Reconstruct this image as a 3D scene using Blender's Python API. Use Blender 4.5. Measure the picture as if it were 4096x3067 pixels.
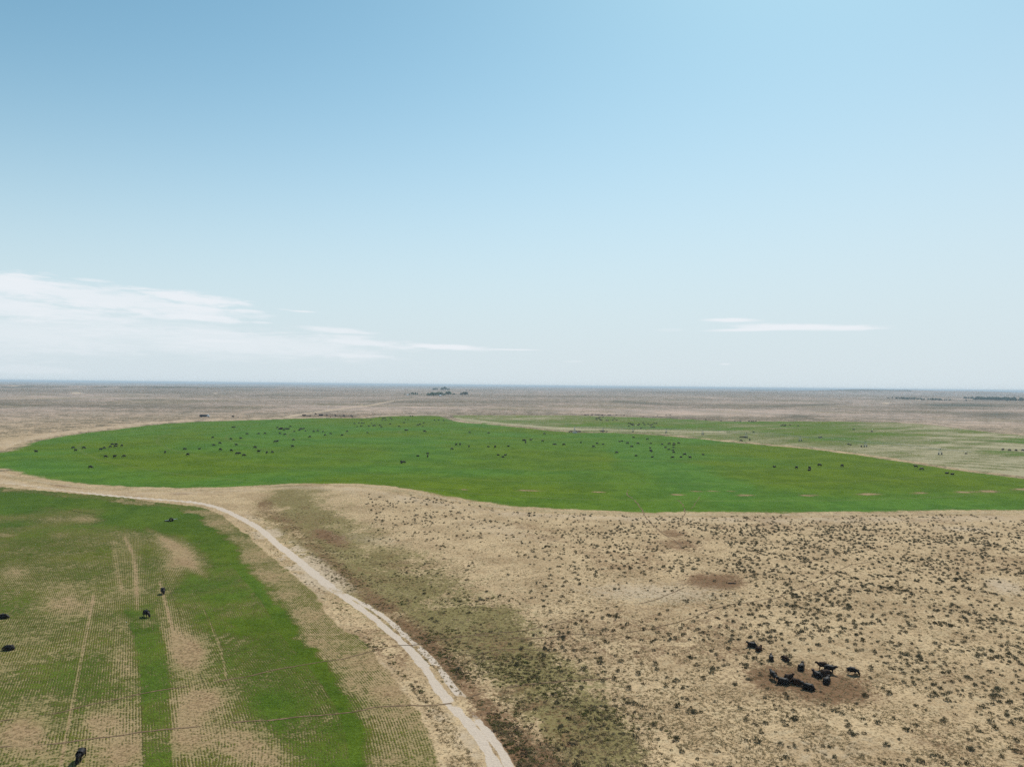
import bpy, bmesh, math, random
import numpy as np
from mathutils import Vector, Matrix

C = bpy.context
scene = C.scene
for o in list(bpy.data.objects):
    bpy.data.objects.remove(o, do_unlink=True)

# ---------------------------------------------------------------- camera
CAM_H = 44.0
FPX = 2840.0                      # focal length in photograph pixels (4096 wide)
ROLL = math.atan(0.01025)
PITCH = math.atan(7.5 / FPX)
_r = Vector((math.cos(ROLL), 0, math.sin(ROLL)))
_u0 = Vector((-math.sin(ROLL), 0, math.cos(ROLL)))
_f0 = Vector((0, 1, 0))
_f = (_f0 * math.cos(PITCH) + _u0 * math.sin(PITCH)).normalized()
_u = _r.cross(_f).normalized()
cam_data = bpy.data.cameras.new('camera')
cam_data.sensor_width = 36.0
cam_data.lens = 36.0 * FPX / 4096.0
cam_data.clip_start = 0.5
cam_data.clip_end = 200000.0
cam = bpy.data.objects.new('camera', cam_data)
scene.collection.objects.link(cam)
m = Matrix((_r, _u, -_f)).transposed().to_4x4()
m.translation = Vector((0, 0, CAM_H))
cam.matrix_world = m
scene.camera = cam

# ---------------------------------------------------------------- light
SUN_EL = math.radians(50)
SUN_AZ = math.radians(24)         # to the right of straight ahead (+Y)
world = bpy.data.worlds.new('World')
scene.world = world
world.use_nodes = True
wt = world.node_tree
wt.nodes.clear()
wout = wt.nodes.new('ShaderNodeOutputWorld')
wbg = wt.nodes.new('ShaderNodeBackground')
wbg.inputs['Strength'].default_value = 0.13
wt.links.new(wbg.outputs[0], wout.inputs['Surface'])
sky = wt.nodes.new('ShaderNodeTexSky')
sky.sky_type = 'NISHITA'
sky.sun_disc = False
sky.sun_elevation = SUN_EL
sky.sun_rotation = SUN_AZ
sky.altitude = 900.0
sky.air_density = 1.0
sky.dust_density = 1.0
sky.ozone_density = 1.5

sun_data = bpy.data.lights.new('sun', 'SUN')
sun_data.energy = 3.6
sun_data.angle = math.radians(0.5)
sun_data.color = (1.0, 0.95, 0.87)
sun = bpy.data.objects.new('sun', sun_data)
scene.collection.objects.link(sun)
sun_dir = Vector((math.sin(SUN_AZ) * math.cos(SUN_EL), math.cos(SUN_AZ) * math.cos(SUN_EL), math.sin(SUN_EL)))
sun.rotation_euler = sun_dir.to_track_quat('Z', 'Y').to_euler()

scene.view_settings.view_transform = 'Standard'
scene.view_settings.look = 'None'
scene.view_settings.exposure = 0.35
scene.view_settings.gamma = 1.0
scene.cycles.use_denoising = False
scene.cycles.max_bounces = 4
scene.cycles.diffuse_bounces = 2
scene.cycles.glossy_bounces = 1
scene.cycles.volume_bounces = 0
scene.cycles.transparent_max_bounces = 8

# ---------------------------------------------------------------- node helpers
class NT:
    def __init__(self, tree):
        self.t = tree
    def n(self, typ, **kw):
        nd = self.t.nodes.new(typ)
        for k, v in kw.items():
            setattr(nd, k, v)
        return nd
    def put(self, sock, v):
        if isinstance(v, bpy.types.NodeSocket):
            self.t.links.new(v, sock)
        elif isinstance(v, (tuple, list)):
            v = tuple(v)
            if len(sock.default_value) == 4 and len(v) == 3:
                v = v + (1.0,)
            sock.default_value = v
        else:
            sock.default_value = v
    def math(self, op, a, b=0.0, c=0.0, clamp=False):
        nd = self.n('ShaderNodeMath', operation=op, use_clamp=clamp)
        self.put(nd.inputs[0], a); self.put(nd.inputs[1], b)
        if len(nd.inputs) > 2: self.put(nd.inputs[2], c)
        return nd.outputs[0]
    def add(self, a, b): return self.math('ADD', a, b)
    def sub(self, a, b): return self.math('SUBTRACT', a, b)
    def mul(self, a, b): return self.math('MULTIPLY', a, b)
    def step(self, v, lo, hi, a=0.0, b=1.0):
        nd = self.n('ShaderNodeMapRange', interpolation_type='SMOOTHSTEP')
        self.put(nd.inputs['Value'], v)
        self.put(nd.inputs['From Min'], lo); self.put(nd.inputs['From Max'], hi)
        self.put(nd.inputs['To Min'], a); self.put(nd.inputs['To Max'], b)
        return nd.outputs[0]
    def mix(self, f, a, b, blend='MIX'):
        nd = self.n('ShaderNodeMix', data_type='RGBA', blend_type=blend)
        self.put(nd.inputs[0], f); self.put(nd.inputs[6], a); self.put(nd.inputs[7], b)
        return nd.outputs[2]
    def noise(self, vec, scale, detail=3.0, rough=0.55, dist=0.0):
        nd = self.n('ShaderNodeTexNoise')
        self.put(nd.inputs['Vector'], vec)
        nd.inputs['Scale'].default_value = scale
        nd.inputs['Detail'].default_value = detail
        nd.inputs['Roughness'].default_value = rough
        nd.inputs['Distortion'].default_value = dist
        return nd.outputs['Fac']
    def attr(self, name):
        nd = self.n('ShaderNodeAttribute', attribute_name=name)
        return nd.outputs['Fac']

# ---------------------------------------------------------------- sky with thin clouds (by direction, at infinity)
W = NT(wt)
tc = W.n('ShaderNodeTexCoord')
sep = W.n('ShaderNodeSeparateXYZ')
wt.links.new(tc.outputs['Generated'], sep.inputs[0])
az = W.mul(W.math('ARCTAN2', sep.outputs[0], sep.outputs[1]), 57.2958)       # degrees right of +Y
el = W.mul(W.math('ARCSINE', sep.outputs[2]), 57.2958)                        # degrees above the horizon
comb = W.n('ShaderNodeCombineXYZ')
W.put(comb.inputs[0], az); W.put(comb.inputs[1], W.mul(el, 7.0))
cvec = comb.outputs[0]
cn1 = W.noise(cvec, 0.16, 6.0, 0.62, 0.4)
cn2 = W.noise(cvec, 0.6, 5.0, 0.65, 0.3)
cn = W.add(W.mul(cn1, 0.65), W.mul(cn2, 0.35))
def azel(px, py):
    d = _r * ((px - 2048) / FPX) + _u * ((1533.5 - py) / FPX) + _f
    d.normalize()
    return math.degrees(math.atan2(d.x, d.y)), math.degrees(math.asin(d.z))
# x, y (where in the sky, traced), half width, half height (photo px), tilt (dy/dx), strength, raggedness
CLOUDS = [
    (330, 1185, 560, 44, 0.055, 0.66, 1.1), (-250, 1180, 480, 60, 0.03, 0.6, 1.0), (760, 1195, 180, 26, 0.06, 0.75, 1.0), (60, 1110, 60, 10, 0.0, 0.5, 1.2),
    (60, 1130, 150, 30, 0.05, 0.5, 1.2), (370, 1121, 60, 7, 0.02, 0.45, 1.0), (250, 1262, 700, 30, 0.04, 0.24, 1.3),
    (780, 1228, 110, 14, 0.03, 0.55, 1.0), (640, 1268, 130, 9, 0.0, 0.55, 1.0), (820, 1275, 170, 13, 0.06, 0.60, 1.0), (1040, 1290, 50, 6, 0.02, 0.45, 1.0),
    (985, 1243, 65, 9, 0.03, 0.6, 0.9), (1210, 1246, 58, 5, 0.03, 0.6, 0.9), (1140, 1238, 40, 4, 0.03, 0.3, 0.9), (430, 1275, 130, 10, 0.0, 0.4, 1.0),
    (1350, 1322, 150, 13, 0.05, 0.6, 0.8), (1380, 1345, 130, 8, 0.0, 0.4, 0.8),
    (1480, 1372, 230, 20, 0.07, 0.62, 0.9), (1780, 1388, 190, 13, 0.04, 0.85, 0.8), (2030, 1398, 140, 4, 0.01, 0.6, 0.6), (1450, 1423, 150, 8, 0.0, 0.4, 0.9),
    (500, 1350, 900, 62, 0.055, 0.26, 0.9), (1000, 1370, 620, 44, 0.05, 0.34, 0.8), (-300, 1340, 700, 80, 0.0, 0.26, 0.9), (120, 1480, 170, 16, 0.0, 0.2, 0.8), (850, 1362, 120, 7, 0.0, 0.35, 0.9),
    (2920, 1280, 115, 9, 0.02, 0.75, 0.5), (3020, 1318, 200, 8, -0.01, 0.7, 0.5), (3210, 1309, 260, 14, 0.03, 0.9, 0.5), (3400, 1313, 100, 8, 0.03, 0.6, 0.5),
    (2900, 1456, 22, 4, 0.0, 0.4, 0.5), (2300, 1446, 45, 5, 0.0, 0.2, 0.5), (2680, 1320, 60, 8, 0.0, 0.15, 0.5),
    (-2600, 1200, 900, 90, 0.0, 0.6, 0.9), (5600, 1250, 500, 40, 0.0, 0.6, 0.9),
]
cloud_total = None
for (cx, cy, rx, ry, tilt, stg, rag) in CLOUDS:
    a0, e0 = azel(cx, cy)
    K = 57.2958 / FPX
    da = W.sub(az, a0)
    de = W.add(W.sub(el, e0), W.mul(da, tilt - 0.0))
    q = W.add(W.math('POWER', W.math('ABSOLUTE', W.mul(da, 1 / (rx * K))), 2.0),
              W.math('POWER', W.math('ABSOLUTE', W.mul(de, 1 / (ry * K))), 2.0))
    q = W.math('SQRT', q)
    q = W.add(q, W.mul(W.sub(cn, 0.5), 3.2 * rag))
    mm = W.mul(W.step(q, 0.35, 1.20, 1.0, 0.0), min(1.0, stg * 1.25))
    cloud_total = mm if cloud_total is None else W.sub(W.add(cloud_total, mm), W.mul(cloud_total, mm))
# a light veil: the air itself whitens toward the horizon
veil = W.mul(W.math('POWER', 2.71828, W.mul(W.math('POWER', W.math('DIVIDE', W.math('MAXIMUM', el, 0.0), W.add(W.mul(W.math('MAXIMUM', W.math('MINIMUM', az, 50.0), -50.0), 0.10), 17.6)), 2.0), -1.0)), 0.97)
tinted = W.mix(1.0, sky.outputs[0], (0.64, 0.895, 0.77), 'MULTIPLY')
skycol = W.mix(veil, tinted, (4.0, 4.5, 4.85))
skycol = W.mix(cloud_total, skycol, (5.05, 5.3, 5.55))
wt.links.new(skycol, wbg.inputs['Color'])

# ---------------------------------------------------------------- numpy terrain
def _hash(ix, iy, seed):
    h = (ix.astype(np.int64) * 374761393 + iy.astype(np.int64) * 668265263 + seed * 974634777) & 0xFFFFFFFF
    h = ((h ^ (h >> 13)) * 1274126177) & 0xFFFFFFFF
    h = h ^ (h >> 16)
    return (h & 0xFFFF) / 65535.0
def vnoise(x, y, seed=0):
    ix = np.floor(x); iy = np.floor(y)
    fx = x - ix; fy = y - iy
    fx = fx * fx * fx * (fx * (fx * 6 - 15) + 10); fy = fy * fy * fy * (fy * (fy * 6 - 15) + 10)
    a = _hash(ix, iy, seed); b = _hash(ix + 1, iy, seed)
    c = _hash(ix, iy + 1, seed); d = _hash(ix + 1, iy + 1, seed)
    return (a * (1 - fx) + b * fx) * (1 - fy) + (c * (1 - fx) + d * fx) * fy
def fbm(x, y, oct=3, seed=0):
    s = 0; w = 1; t = 0
    for i in range(oct):
        s = s + w * vnoise(x * 2 ** i + 17.3 * i, y * 2 ** i - 9.1 * i, seed + i); t += w; w *= 0.5
    return s / t
def sst(v, lo, hi):
    t = np.clip((v - lo) / (hi - lo), 0, 1)
    return t * t * (3 - 2 * t)
def gauss(x, y, cx, cy, r, r2=None):
    return np.exp(-(((x - cx) / r) ** 2 + ((y - cy) / (r2 or r)) ** 2))
def height(x, y):
    x = np.asarray(x, float); y = np.asarray(y, float)
    r = np.hypot(x, y)
    near = 1 - sst(r, 900, 1500)
    h = near * (0.9 * (fbm(x / 55, y / 55, 2, 5) - 0.5) + 1.8 * (fbm(x / 170, y / 170, 2, 9) - 0.5))
    h = h + 2.6 * gauss(x, y, -55, 285, 42, 30) + 1.5 * gauss(x, y, 35, 160, 60, 40)
    h = h - 1.3 * gauss(x, y, -55, 215, 26, 26) - 1.0 * gauss(x, y, -22, 150, 18, 45) - 0.8 * gauss(x, y, 15, 100, 25, 25)
    h = h + sst(r, 1050, 2600) * 13.0 * (fbm(x / 420, y / 420, 4, 21) - 0.5)
    h = h + sst(r, 2200, 6500) * 34.0 * (fbm(x / 1500, y / 1100, 4, 33) - 0.56)
    h = h + sst(r, 5000, 14000) * 26.0 * (fbm(x / 4200, y / 2600, 3, 41) - 0.52)
    # a long low ridge on the left, hills on the right
    h = h + 18.0 * gauss(x, y, -2300, 4300, 1500, 260) + 10 * gauss(x, y, -400, 5600, 900, 400) + 44 * gauss(x, y, 3500, 7000, 900, 420) + 36 * gauss(x, y, 4700, 7400, 800, 500) + 7 * gauss(x, y, 1500, 5200, 900, 350)
    return h
def H1(x, y):
    return float(height(np.array([x]), np.array([y]))[0])

RV = np.array(_r); UV = np.array(_u); FV = np.array(_f)
def to_ground(px, py):
    """photo pixel -> point of the terrain"""
    px = np.atleast_1d(np.asarray(px, float)); py = np.atleast_1d(np.asarray(py, float))
    d = ((px - 2048) / FPX)[:, None] * RV + ((1533.5 - py) / FPX)[:, None] * UV + FV
    d /= np.hypot(d[:, 0], d[:, 1])[:, None]
    rr = np.concatenate([np.arange(40, 1400, 4.0), 1400 * 1.01 ** np.arange(0, 330)])
    X = d[:, 0:1] * rr; Y = d[:, 1:2] * rr; Z = CAM_H + d[:, 2:3] * rr
    below = Z < height(X, Y)
    idx = np.argmax(below, axis=1)
    idx[~below.any(axis=1)] = len(rr) - 1
    lo = rr[np.maximum(idx - 1, 0)]; hi = rr[idx]
    for _ in range(22):
        mid = (lo + hi) / 2
        b = CAM_H + d[:, 2] * mid < height(d[:, 0] * mid, d[:, 1] * mid)
        hi = np.where(b, mid, hi); lo = np.where(b, lo, mid)
    return np.stack([d[:, 0] * hi, d[:, 1] * hi, height(d[:, 0] * hi, d[:, 1] * hi)], 1)
def g1(px, py):
    return Vector(to_ground(px, py)[0])
def to_photo(x, y, z):
    p = np.stack([x, y, z - CAM_H], -1)
    w = np.maximum(p @ FV, 1e-3)
    return 2048 + FPX * (p @ RV) / w, 1533.5 - FPX * (p @ UV) / w

def smooth_line(pts, n=6):
    P = np.array(pts, float)
    Q = np.vstack([2 * P[0] - P[1], P, 2 * P[-1] - P[-2]])
    out = []
    for i in range(1, len(Q) - 2):
        for t in np.linspace(0, 1, n, endpoint=False):
            out.append(0.5 * ((2 * Q[i]) + (-Q[i - 1] + Q[i + 1]) * t + (2 * Q[i - 1] - 5 * Q[i] + 4 * Q[i + 1] - Q[i + 2]) * t * t + (-Q[i - 1] + 3 * Q[i] - 3 * Q[i + 1] + Q[i + 2]) * t ** 3))
    out.append(P[-1])
    return np.array(out)
def in_poly(x, y, poly):
    ins = np.zeros(x.shape, bool)
    n = len(poly)
    for i in range(n):
        x1, y1 = poly[i]; x2, y2 = poly[(i + 1) % n]
        c = (y1 > y) != (y2 > y)
        ins ^= c & (x < (x2 - x1) * (y - y1) / (y2 - y1 + 1e-12) + x1)
    return ins
def dist_line(x, y, line, closed=False):
    best = np.full(x.shape, 1e9)
    n = len(line)
    for i in range(n if closed else n - 1):
        x1, y1 = line[i]; x2, y2 = line[(i + 1) % n]
        dx, dy = x2 - x1, y2 - y1
        t = np.clip(((x - x1) * dx + (y - y1) * dy) / (dx * dx + dy * dy + 1e-9), 0, 1)
        d = np.hypot(x - x1 - t * dx, y - y1 - t * dy)
        best = np.minimum(best, d)
    return best
# ---------------------------------------------------------------- traced outlines (photo pixels -> ground)
GREEN_TOP = [(-420, 1842), (-180, 1822), (0, 1802), (74, 1773), (156, 1754), (296, 1732), (408, 1719), (556, 1700.5), (667, 1691), (820, 1683), (1024, 1677.5), (1153, 1673), (1339, 1670), (1450, 1671), (1505, 1665), (1640, 1661.6), (1751, 1662), (1799, 1666),
             (1833, 1680), (1881, 1689), (2010, 1699), (2122, 1710), (2270, 1724.6), (2460, 1729), (2645, 1737.6), (2793, 1752), (2979, 1769), (3127, 1782), (3280, 1796), (3461, 1819), (3647, 1847), (3832, 1876.6), (4096, 1909), (4700, 1990), (5600, 2040)]
GREEN_BOT = [(5600, 2046), (4700, 2044), (4096, 2046), (3753, 2049), (3400, 2053.6), (2837, 2055), (2696, 2055.5), (2498, 2053.6), (2287, 2044.5), (2075, 2032), (1934, 2015), (1793, 1991.6), (1652, 1968), (1511, 1946), (1400, 1938), (1300, 1936.5), (1190, 1937), (1057, 1943), (900, 1952), (775, 1956), (634, 1957),
             (493, 1954), (317, 1943), (211, 1930), (70, 1905), (-30, 1880), (-260, 1866), (-420, 1850)]
FAR_TOP = [(1799, 1659), (2010, 1660), (2196, 1660), (2460, 1665), (2608, 1670), (2756, 1676), (2868, 1682), (3090, 1684.6), (3280, 1684), (3461, 1686), (3610, 1690.5), (3758, 1702), (3906, 1721), (4096, 1739.5), (4700, 1790), (5600, 1860)]
YOUNG_EDGE = [(-900, 1925), (-400, 1938), (0, 1946), (282, 1970), (493, 1988), (634, 2006), (775, 2023), (860, 2044), (916, 2076), (980, 2125), (1057, 2189), (1156, 2273), (1268, 2379), (1374, 2504), (1500, 2610), (1610, 2720), (1695, 2826), (1758, 2957), (1793, 3067), (1870, 3400)]
TRACK = [(-900, 1900), (-400, 1916), (0, 1931), (148, 1947), (333, 1970), (493, 1986), (634, 1997), (775, 2009), (860, 2027), (944, 2062), (1043, 2118), (1099, 2168), (1163, 2217), (1233, 2273), (1318, 2345), (1400, 2410), (1480, 2475), (1560, 2545), (1625, 2620), (1690, 2700), (1750, 2760), (1810, 2810), (1870, 2870), (1930, 2960), (1990, 3067), (2120, 3300)]
RUT_L = [(1300, 2333), (1370, 2386), (1441, 2432), (1511, 2485), (1568, 2534), (1624, 2584), (1695, 2661), (1737, 2732), (1793, 2802), (1850, 2866), (1906, 2936), (1948, 3000), (1984, 3067), (2080, 3250)]
RUT_R = [(1318, 2335), (1385, 2379), (1455, 2415), (1533, 2464), (1582, 2506), (1652, 2570), (1723, 2633), (1779, 2703), (1822, 2760), (1870, 2810), (1906, 2873), (1956, 2936), (2000, 3000), (2040, 3067), (2130, 3250)]
UPPER_TRACK = [(-420, 1824), (-200, 1806), (0, 1784), (148, 1751), (296, 1722), (445, 1705), (593, 1688), (820, 1677.5), (1000, 1674), (1150, 1668)]
FAR_ROAD = [(1150, 1667), (1205, 1657), (1265, 1649), (1339, 1638), (1420, 1628), (1487, 1619.5), (1524, 1612), (1560, 1605), (1598, 1600), (1660, 1596)]

def gl(pts, n=6):
    q = smooth_line(pts, n)
    return to_ground(q[:, 0], q[:, 1])[:, :2]
green_poly = np.vstack([gl(GREEN_TOP), gl(GREEN_BOT)])
edge_low = gl(GREEN_TOP[17:])
far_poly = np.vstack([gl(FAR_TOP), edge_low[::-1]])
young_edge = gl(YOUNG_EDGE)
young_poly = np.vstack([young_edge, [[-6, 40], [-260, 20], [-620, 180]]])
track_l = gl(TRACK); rut_l = gl(RUT_L); rut_r = gl(RUT_R); upper_l = gl(UPPER_TRACK); far_road_l = gl(FAR_ROAD)

# ---------------------------------------------------------------- one land grid, finer near the place photographed
th = np.radians(np.concatenate([np.linspace(-180, -50, 40, endpoint=False), np.linspace(-50, -38.5, 40, endpoint=False),
                                np.arange(-38.5, 38.5, 0.062), np.linspace(38.5, 50, 40), np.linspace(53, 180, 40)]))
rr_ = [0.5, 15, 30, 45, 55, 62, 68, 72, 76]
r_ = 78.0
while r_ < 35000:
    rr_.append(r_)
    r_ += min(max(r_ * r_ / (CAM_H * 710) * 0.95, 0.18), r_ * 0.02 + 0.0)
rr_.append(46000.0)
rad = np.array(rr_)
TH, RR = np.meshgrid(th, rad)
GX = RR * np.sin(TH); GY = RR * np.cos(TH)
GZ = height(GX, GY)
GZ[-1:] = -10
NR, NC = GX.shape
print('land grid', NR, NC, NR * NC)
x = GX.ravel(); y = GY.ravel(); z = GZ.ravel()
PX, PY = to_photo(x, y, z)
PX = np.where(y > 5, PX, -1e5)

def pline(pts, n=5):
    return smooth_line(pts, n)
def stroke(pts, w, sel=None, ys=1.0):
    """soft band along a traced line; PX, PY are the marks' own traced plan, w half width"""
    L = pline(pts)
    out = np.zeros(x.shape)
    s = (PX > L[:, 0].min() - 4 * w) & (PX < L[:, 0].max() + 4 * w) & (PY > L[:, 1].min() - 4 * w / ys) & (PY < L[:, 1].max() + 4 * w / ys)
    Lq = L.copy(); Lq[:, 1] *= ys
    d = dist_line(PX[s], PY[s] * ys, Lq)
    out[s] = np.exp(-(d / w) ** 2)
    return out
def blob(cx, cy, rx, ry, tilt=0.0, p=2.0):
    dx = PX - cx; dy = (PY - cy) - dx * tilt
    q = (np.abs(dx) / rx) ** 2 + (np.abs(dy) / ry) ** 2
    return np.exp(-q ** (p / 2))

N30 = fbm(x / 30, y / 30, 4, 50); N8 = fbm(x / 8, y / 8, 3, 60); N120 = fbm(x / 120, y / 120, 3, 70); N3 = fbm(x / 2.5, y / 2.5, 2, 80)
in_green = in_poly(x, y, green_poly); in_far = in_poly(x, y, far_poly) & ~in_green; in_young = in_poly(x, y, young_poly)
nearsel = RR.ravel() < 2500
def sd_of(ins, line, closed):
    d = np.full(x.shape, 1e4)
    s = nearsel
    d[s] = dist_line(x[s], y[s], line, closed)
    return np.where(ins, d, -d)
sd_green = sd_of(in_green, green_poly, True)
sd_far = sd_of(in_far, far_poly, True)
sd_young = sd_of(in_young, young_edge, False)

# crop cover 0..1 (how much of the soil the crop hides) -------------------------------------------------
lush = np.zeros(x.shape); crop = np.zeros(x.shape)
wob = (N8 - 0.5) * 4.0 + (N3 - 0.5) * 2.0 + (N30 - 0.5) * 4.0
g_soft = 1.2 + RR.ravel() * 0.006
cg = sst(sd_green + wob, -0.8, 3.2 * g_soft)
lg = 0.93 + 0.10 * (N120 - 0.5) + 0.08 * (N30 - 0.5) - 0.26 * (1 - sst(sd_green, 1, 10)) * (PY > 1860)
for (cx, cy, rx, ry) in [(2712, 1978, 34, 3.0), (2980, 1980, 44, 3.2), (3236, 1981, 42, 3.0), (3468, 1976, 54, 3.8), (3680, 1971, 44, 4.0), (3860, 1967.5, 45, 4.0), (3950, 1964.5, 44, 4.2), (4090, 1956, 50, 3.5), (2090, 1961, 40, 1.6), (1850, 1958, 28, 1.6), (2390, 1967, 36, 1.6), (2130, 1962, 60, 2), (2850, 1964, 110, 1.6)]:
    lg = lg - 0.92 * blob(cx, cy, rx, ry, 0, 2) * (0.35 + 1.2 * N8)
lush = np.where(cg > 0, lg, lush); crop = np.maximum(crop, cg)
# the far quarter behind: greener along the top, thin stubble in front
cf = sst(sd_far + wob, -0.3, 8)
t_band = sst(PY, np.interp(PX, [1800, 2250, 2600, 3000, 3300, 3700, 4096], [1690, 1702, 1709, 1715, 1742, 1790, 1818]), np.interp(PX, [1800, 2600, 3300, 4096], [1698, 1720, 1768, 1842]))
lf = 0.62 - 0.10 * (1 - sst(PX, 2150, 2350)) - 0.12 * sst(PX, 3350, 3800) - 0.15 * t_band + 0.55 * (N120 - 0.5) * (0.35 + sst(PX, 2900, 3300) * .5) + 0.16 * (N30 - 0.5)
lf += 0.22 * blob(3400, 1733, 150, 9, 0.04) + 0.25 * blob(4000, 1806, 160, 11, 0.06) + .25 * blob(3850, 1710, 230, 7, 0.11) - 0.3 * blob(2060, 1675, 26, 1.5) - 0.3 * blob(2310, 1692, 22, 1.5)
lf -= 0.35 * stroke([(1820, 1674), (1950, 1688), (2100, 1702), (2300, 1716), (2600, 1722), (2900, 1728)], 5, ys=1.5)
lf += 0.50 * (fbm((x * .8 + y * .6) / 90, (y * .8 - x * .6) / 13, 3, 77) - .5)
lf += 0.15 * np.sin((x * 0.55 + y * 0.83) / 3.2 + 2.5 * N30) * sst(PX, 3500, 3900)
use = (cf > 0) & (cg <= 0)
lush = np.where(use, lf, lush); crop = np.where(use, cf, crop)
# the young field on the left
cy_ = sst(sd_young + wob * 0.4, -0.2, 1.5) * (RR.ravel() < 900)
ly = 0.50 + 0.50 * (N30 - 0.5) + 0.22 * (N8 - 0.5)
ly += 0.50 * (1 - sst(PY, 1990 + 60 * (N30 - .3), 2090 + 90 * (N30 - 0.3)))
ly += 0.75 * np.maximum(0, stroke([(560, 2040), (740, 2062), (850, 2110), (963, 2222), (1080, 2380), (1190, 2510), (1290, 2660), (1360, 2800), (1400, 2960), (1420, 3150)], 78) )
ly += 0.42 * blob(1010, 2480, 200, 140, 0.4) + 0.42 * blob(1130, 2680, 190, 190, 0.5) + 0.2 * blob(820, 2400, 120, 120, 0.5) + 0.22 * blob(1200, 2960, 170, 150, 0.3) + .22 * blob(760, 2340, 130, 70)
sdp_ = np.maximum(sd_young, 0)
# drilled strip, fuller than its neighbours
sl = np.interp(PY, [2380, 2430, 2560, 2760, 2960, 3100], [490, 500, 535, 566, 571, 568]); sr = np.interp(PY, [2400, 2500, 2580, 2700, 2880, 3100], [610, 640, 662, 675, 683, 692])
wob2 = (N3 - .5) * 26
strip = 0.85 * sst(PX + wob2, sl - 8, sl + 8) * (1 - sst(PX + wob2, sr - 8, sr + 8)) * sst(PY + 3 * wob2, 2370, 2520)
ly = ly * (1 - strip) + strip * (0.76 + 0.3 * (N8 - 0.5) + 0.2 * (N30 - .5))
for (cx, cy, rx, ry, tl, s) in [(700, 2260, 60, 100, 0, .42), (760, 2235, 90, 45, .6, .40), (640, 2170, 120, 22, .3, .25), (490, 2210, 30, 70, 0, .22), (540, 2240, 30, 130, 0, .20), (350, 2080, 55, 14, 0, .45), (745, 2590, 75, 70, 0.2, .55), (820, 2800, 110, 60, 0.1, .50), (745, 2900, 55, 90, 0, .48), (260, 2420, 110, 40, 0, .40),
                            (700, 2560, 34, 90, 0.1, .2), (500, 2660, 55, 70, 0.1, .38), (90, 2940, 120, 70, 0, .50), (480, 2960, 90, 120, 0, .38), (380, 2890, 60, 50, 0, .3), (950, 2960, 190, 70, 0.1, .42), (1080, 3040, 120, 60, 0, .35), (240, 2360, 90, 40, 0, .2), (60, 2290, 60, 30, 0, .3), (770, 2660, 60, 60, 0, .3),
                            (920, 2500, 60, 30, 0.3, .25), (1060, 2560, 120, 24, 0.4, .3), (680, 2035, 90, 6, .1, .2), (170, 2030, 60, 7, 0, .3), (240, 2140, 40, 12, 0, .3), (20, 2140, 40, 8, 0, .4), (1010, 2380, 60, 22, .4, .2)]:
    ly = ly - 0.78 * s * blob(cx, cy, rx, ry, tl) * (0.6 + 0.8 * N8)
# tracks of the drill and the thin strip next to the road
ly -= 0.26 * (0.4 + N8) * stroke([(375, 2385), (340, 2560), (300, 2760), (262, 2960), (240, 3080)], 7)
ly -= 0.26 * (0.3 + N8 * 1.2) * stroke([(500, 2150), (535, 2230), (545, 2330), (548, 2430)], 9) + 0.15 * stroke([(455, 2170), (470, 2300), (490, 2360)], 12)
ly -= 0.25 * stroke([(585, 2110), (690, 2180), (760, 2260), (820, 2300)], 14) + 0.25 * stroke([(790, 2380), (870, 2560), (905, 2700)], 6)
ly -= 0.28 * stroke([(640, 2330), (670, 2440), (700, 2560)], 7)
thin = 1 - sst(sd_young + 4 * (N8 - .5) + 3 * (N3 - .5), 5.6, 11.0)
ly = np.where((PY > 2150) & (sdp_ > 11), np.minimum(ly, 0.74 + 0.55 * (N8 - 0.5) + 0.35 * (N30 - .5)), ly)
ly = ly * (1 - thin) + thin * (0.33 + 0.25 * (N8 - 0.5) - 0.18 * blob(1560, 2700, 90, 120, 0.6) + 0.28 * blob(1000, 2110, 60, 30))
ly = np.where(PY < 2040, np.maximum(ly, 0.62 - 0.3 * (N8 < 0.35)), ly)
lush = np.where(cy_ > 0, ly, lush); crop = np.maximum(crop, cy_)
lush = np.clip(lush, 0.0, 1.0)

# drill rows: distance from the field edge, bending with it
sdp = np.maximum(sd_young, 0)
straight = x * 0.883 + y * 0.47
rowc = np.where(in_young, np.where(sdp < 26, sdp, straight), sd_green)
rowamp = np.where(in_young, np.where((np.abs(sdp - 26) < 1.2), 0.92, 1.0), np.where(in_far, 0.45, 0.22))

# tracks ----------------------------------------------------------------------------------------------
def dsel(line, lim):
    out = np.full(x.shape, 1e4)
    s = nearsel & (x > line[:, 0].min() - lim) & (x < line[:, 0].max() + lim) & (y > line[:, 1].min() - lim) & (y < line[:, 1].max() + lim)
    out[s] = dist_line(x[s], y[s], line)
    return out
d_tr = dsel(track_l, 40); d_rl = dsel(rut_l, 20); d_rr = dsel(rut_r, 20); d_up = dsel(upper_l, 60)
s_ = RR.ravel() < 6000
d_fr = np.full(x.shape, 1e4); d_fr[s_] = dist_line(x[s_], y[s_], far_road_l)
one = 1 - sst(PY, 2300, 2420)             # where the two ruts run together
road = np.maximum((1 - sst(d_tr + (N3 - .5) * .8, 0.7, 1.6)) * one, 0)
road = np.maximum(road, (1 - sst(d_rl + (N3 - .5) * .7, 0.45, 1.0)) * (1 - one) * (1 - 0.8 * blob(1820, 2815, 26, 14)) * (0.75 + 0.5 * N3))
road = np.maximum(road, (1 - sst(d_rr + (N3 - .5) * .6, 0.30, 0.80)) * (1 - one) * (0.62 + 0.55 * N8) * (1 - 0.9 * blob(1664, 2588, 16, 10)) * (1 - 0.9 * blob(1745, 2667, 18, 9)) * (1 - 0.8 * sst(PY, 2770, 2800) * (1 - sst(PY, 2850, 2900))))
road = road * (1 - 0.45 * (1 - sst(PX, 250, 430)) * (PY < 2100))
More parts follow.
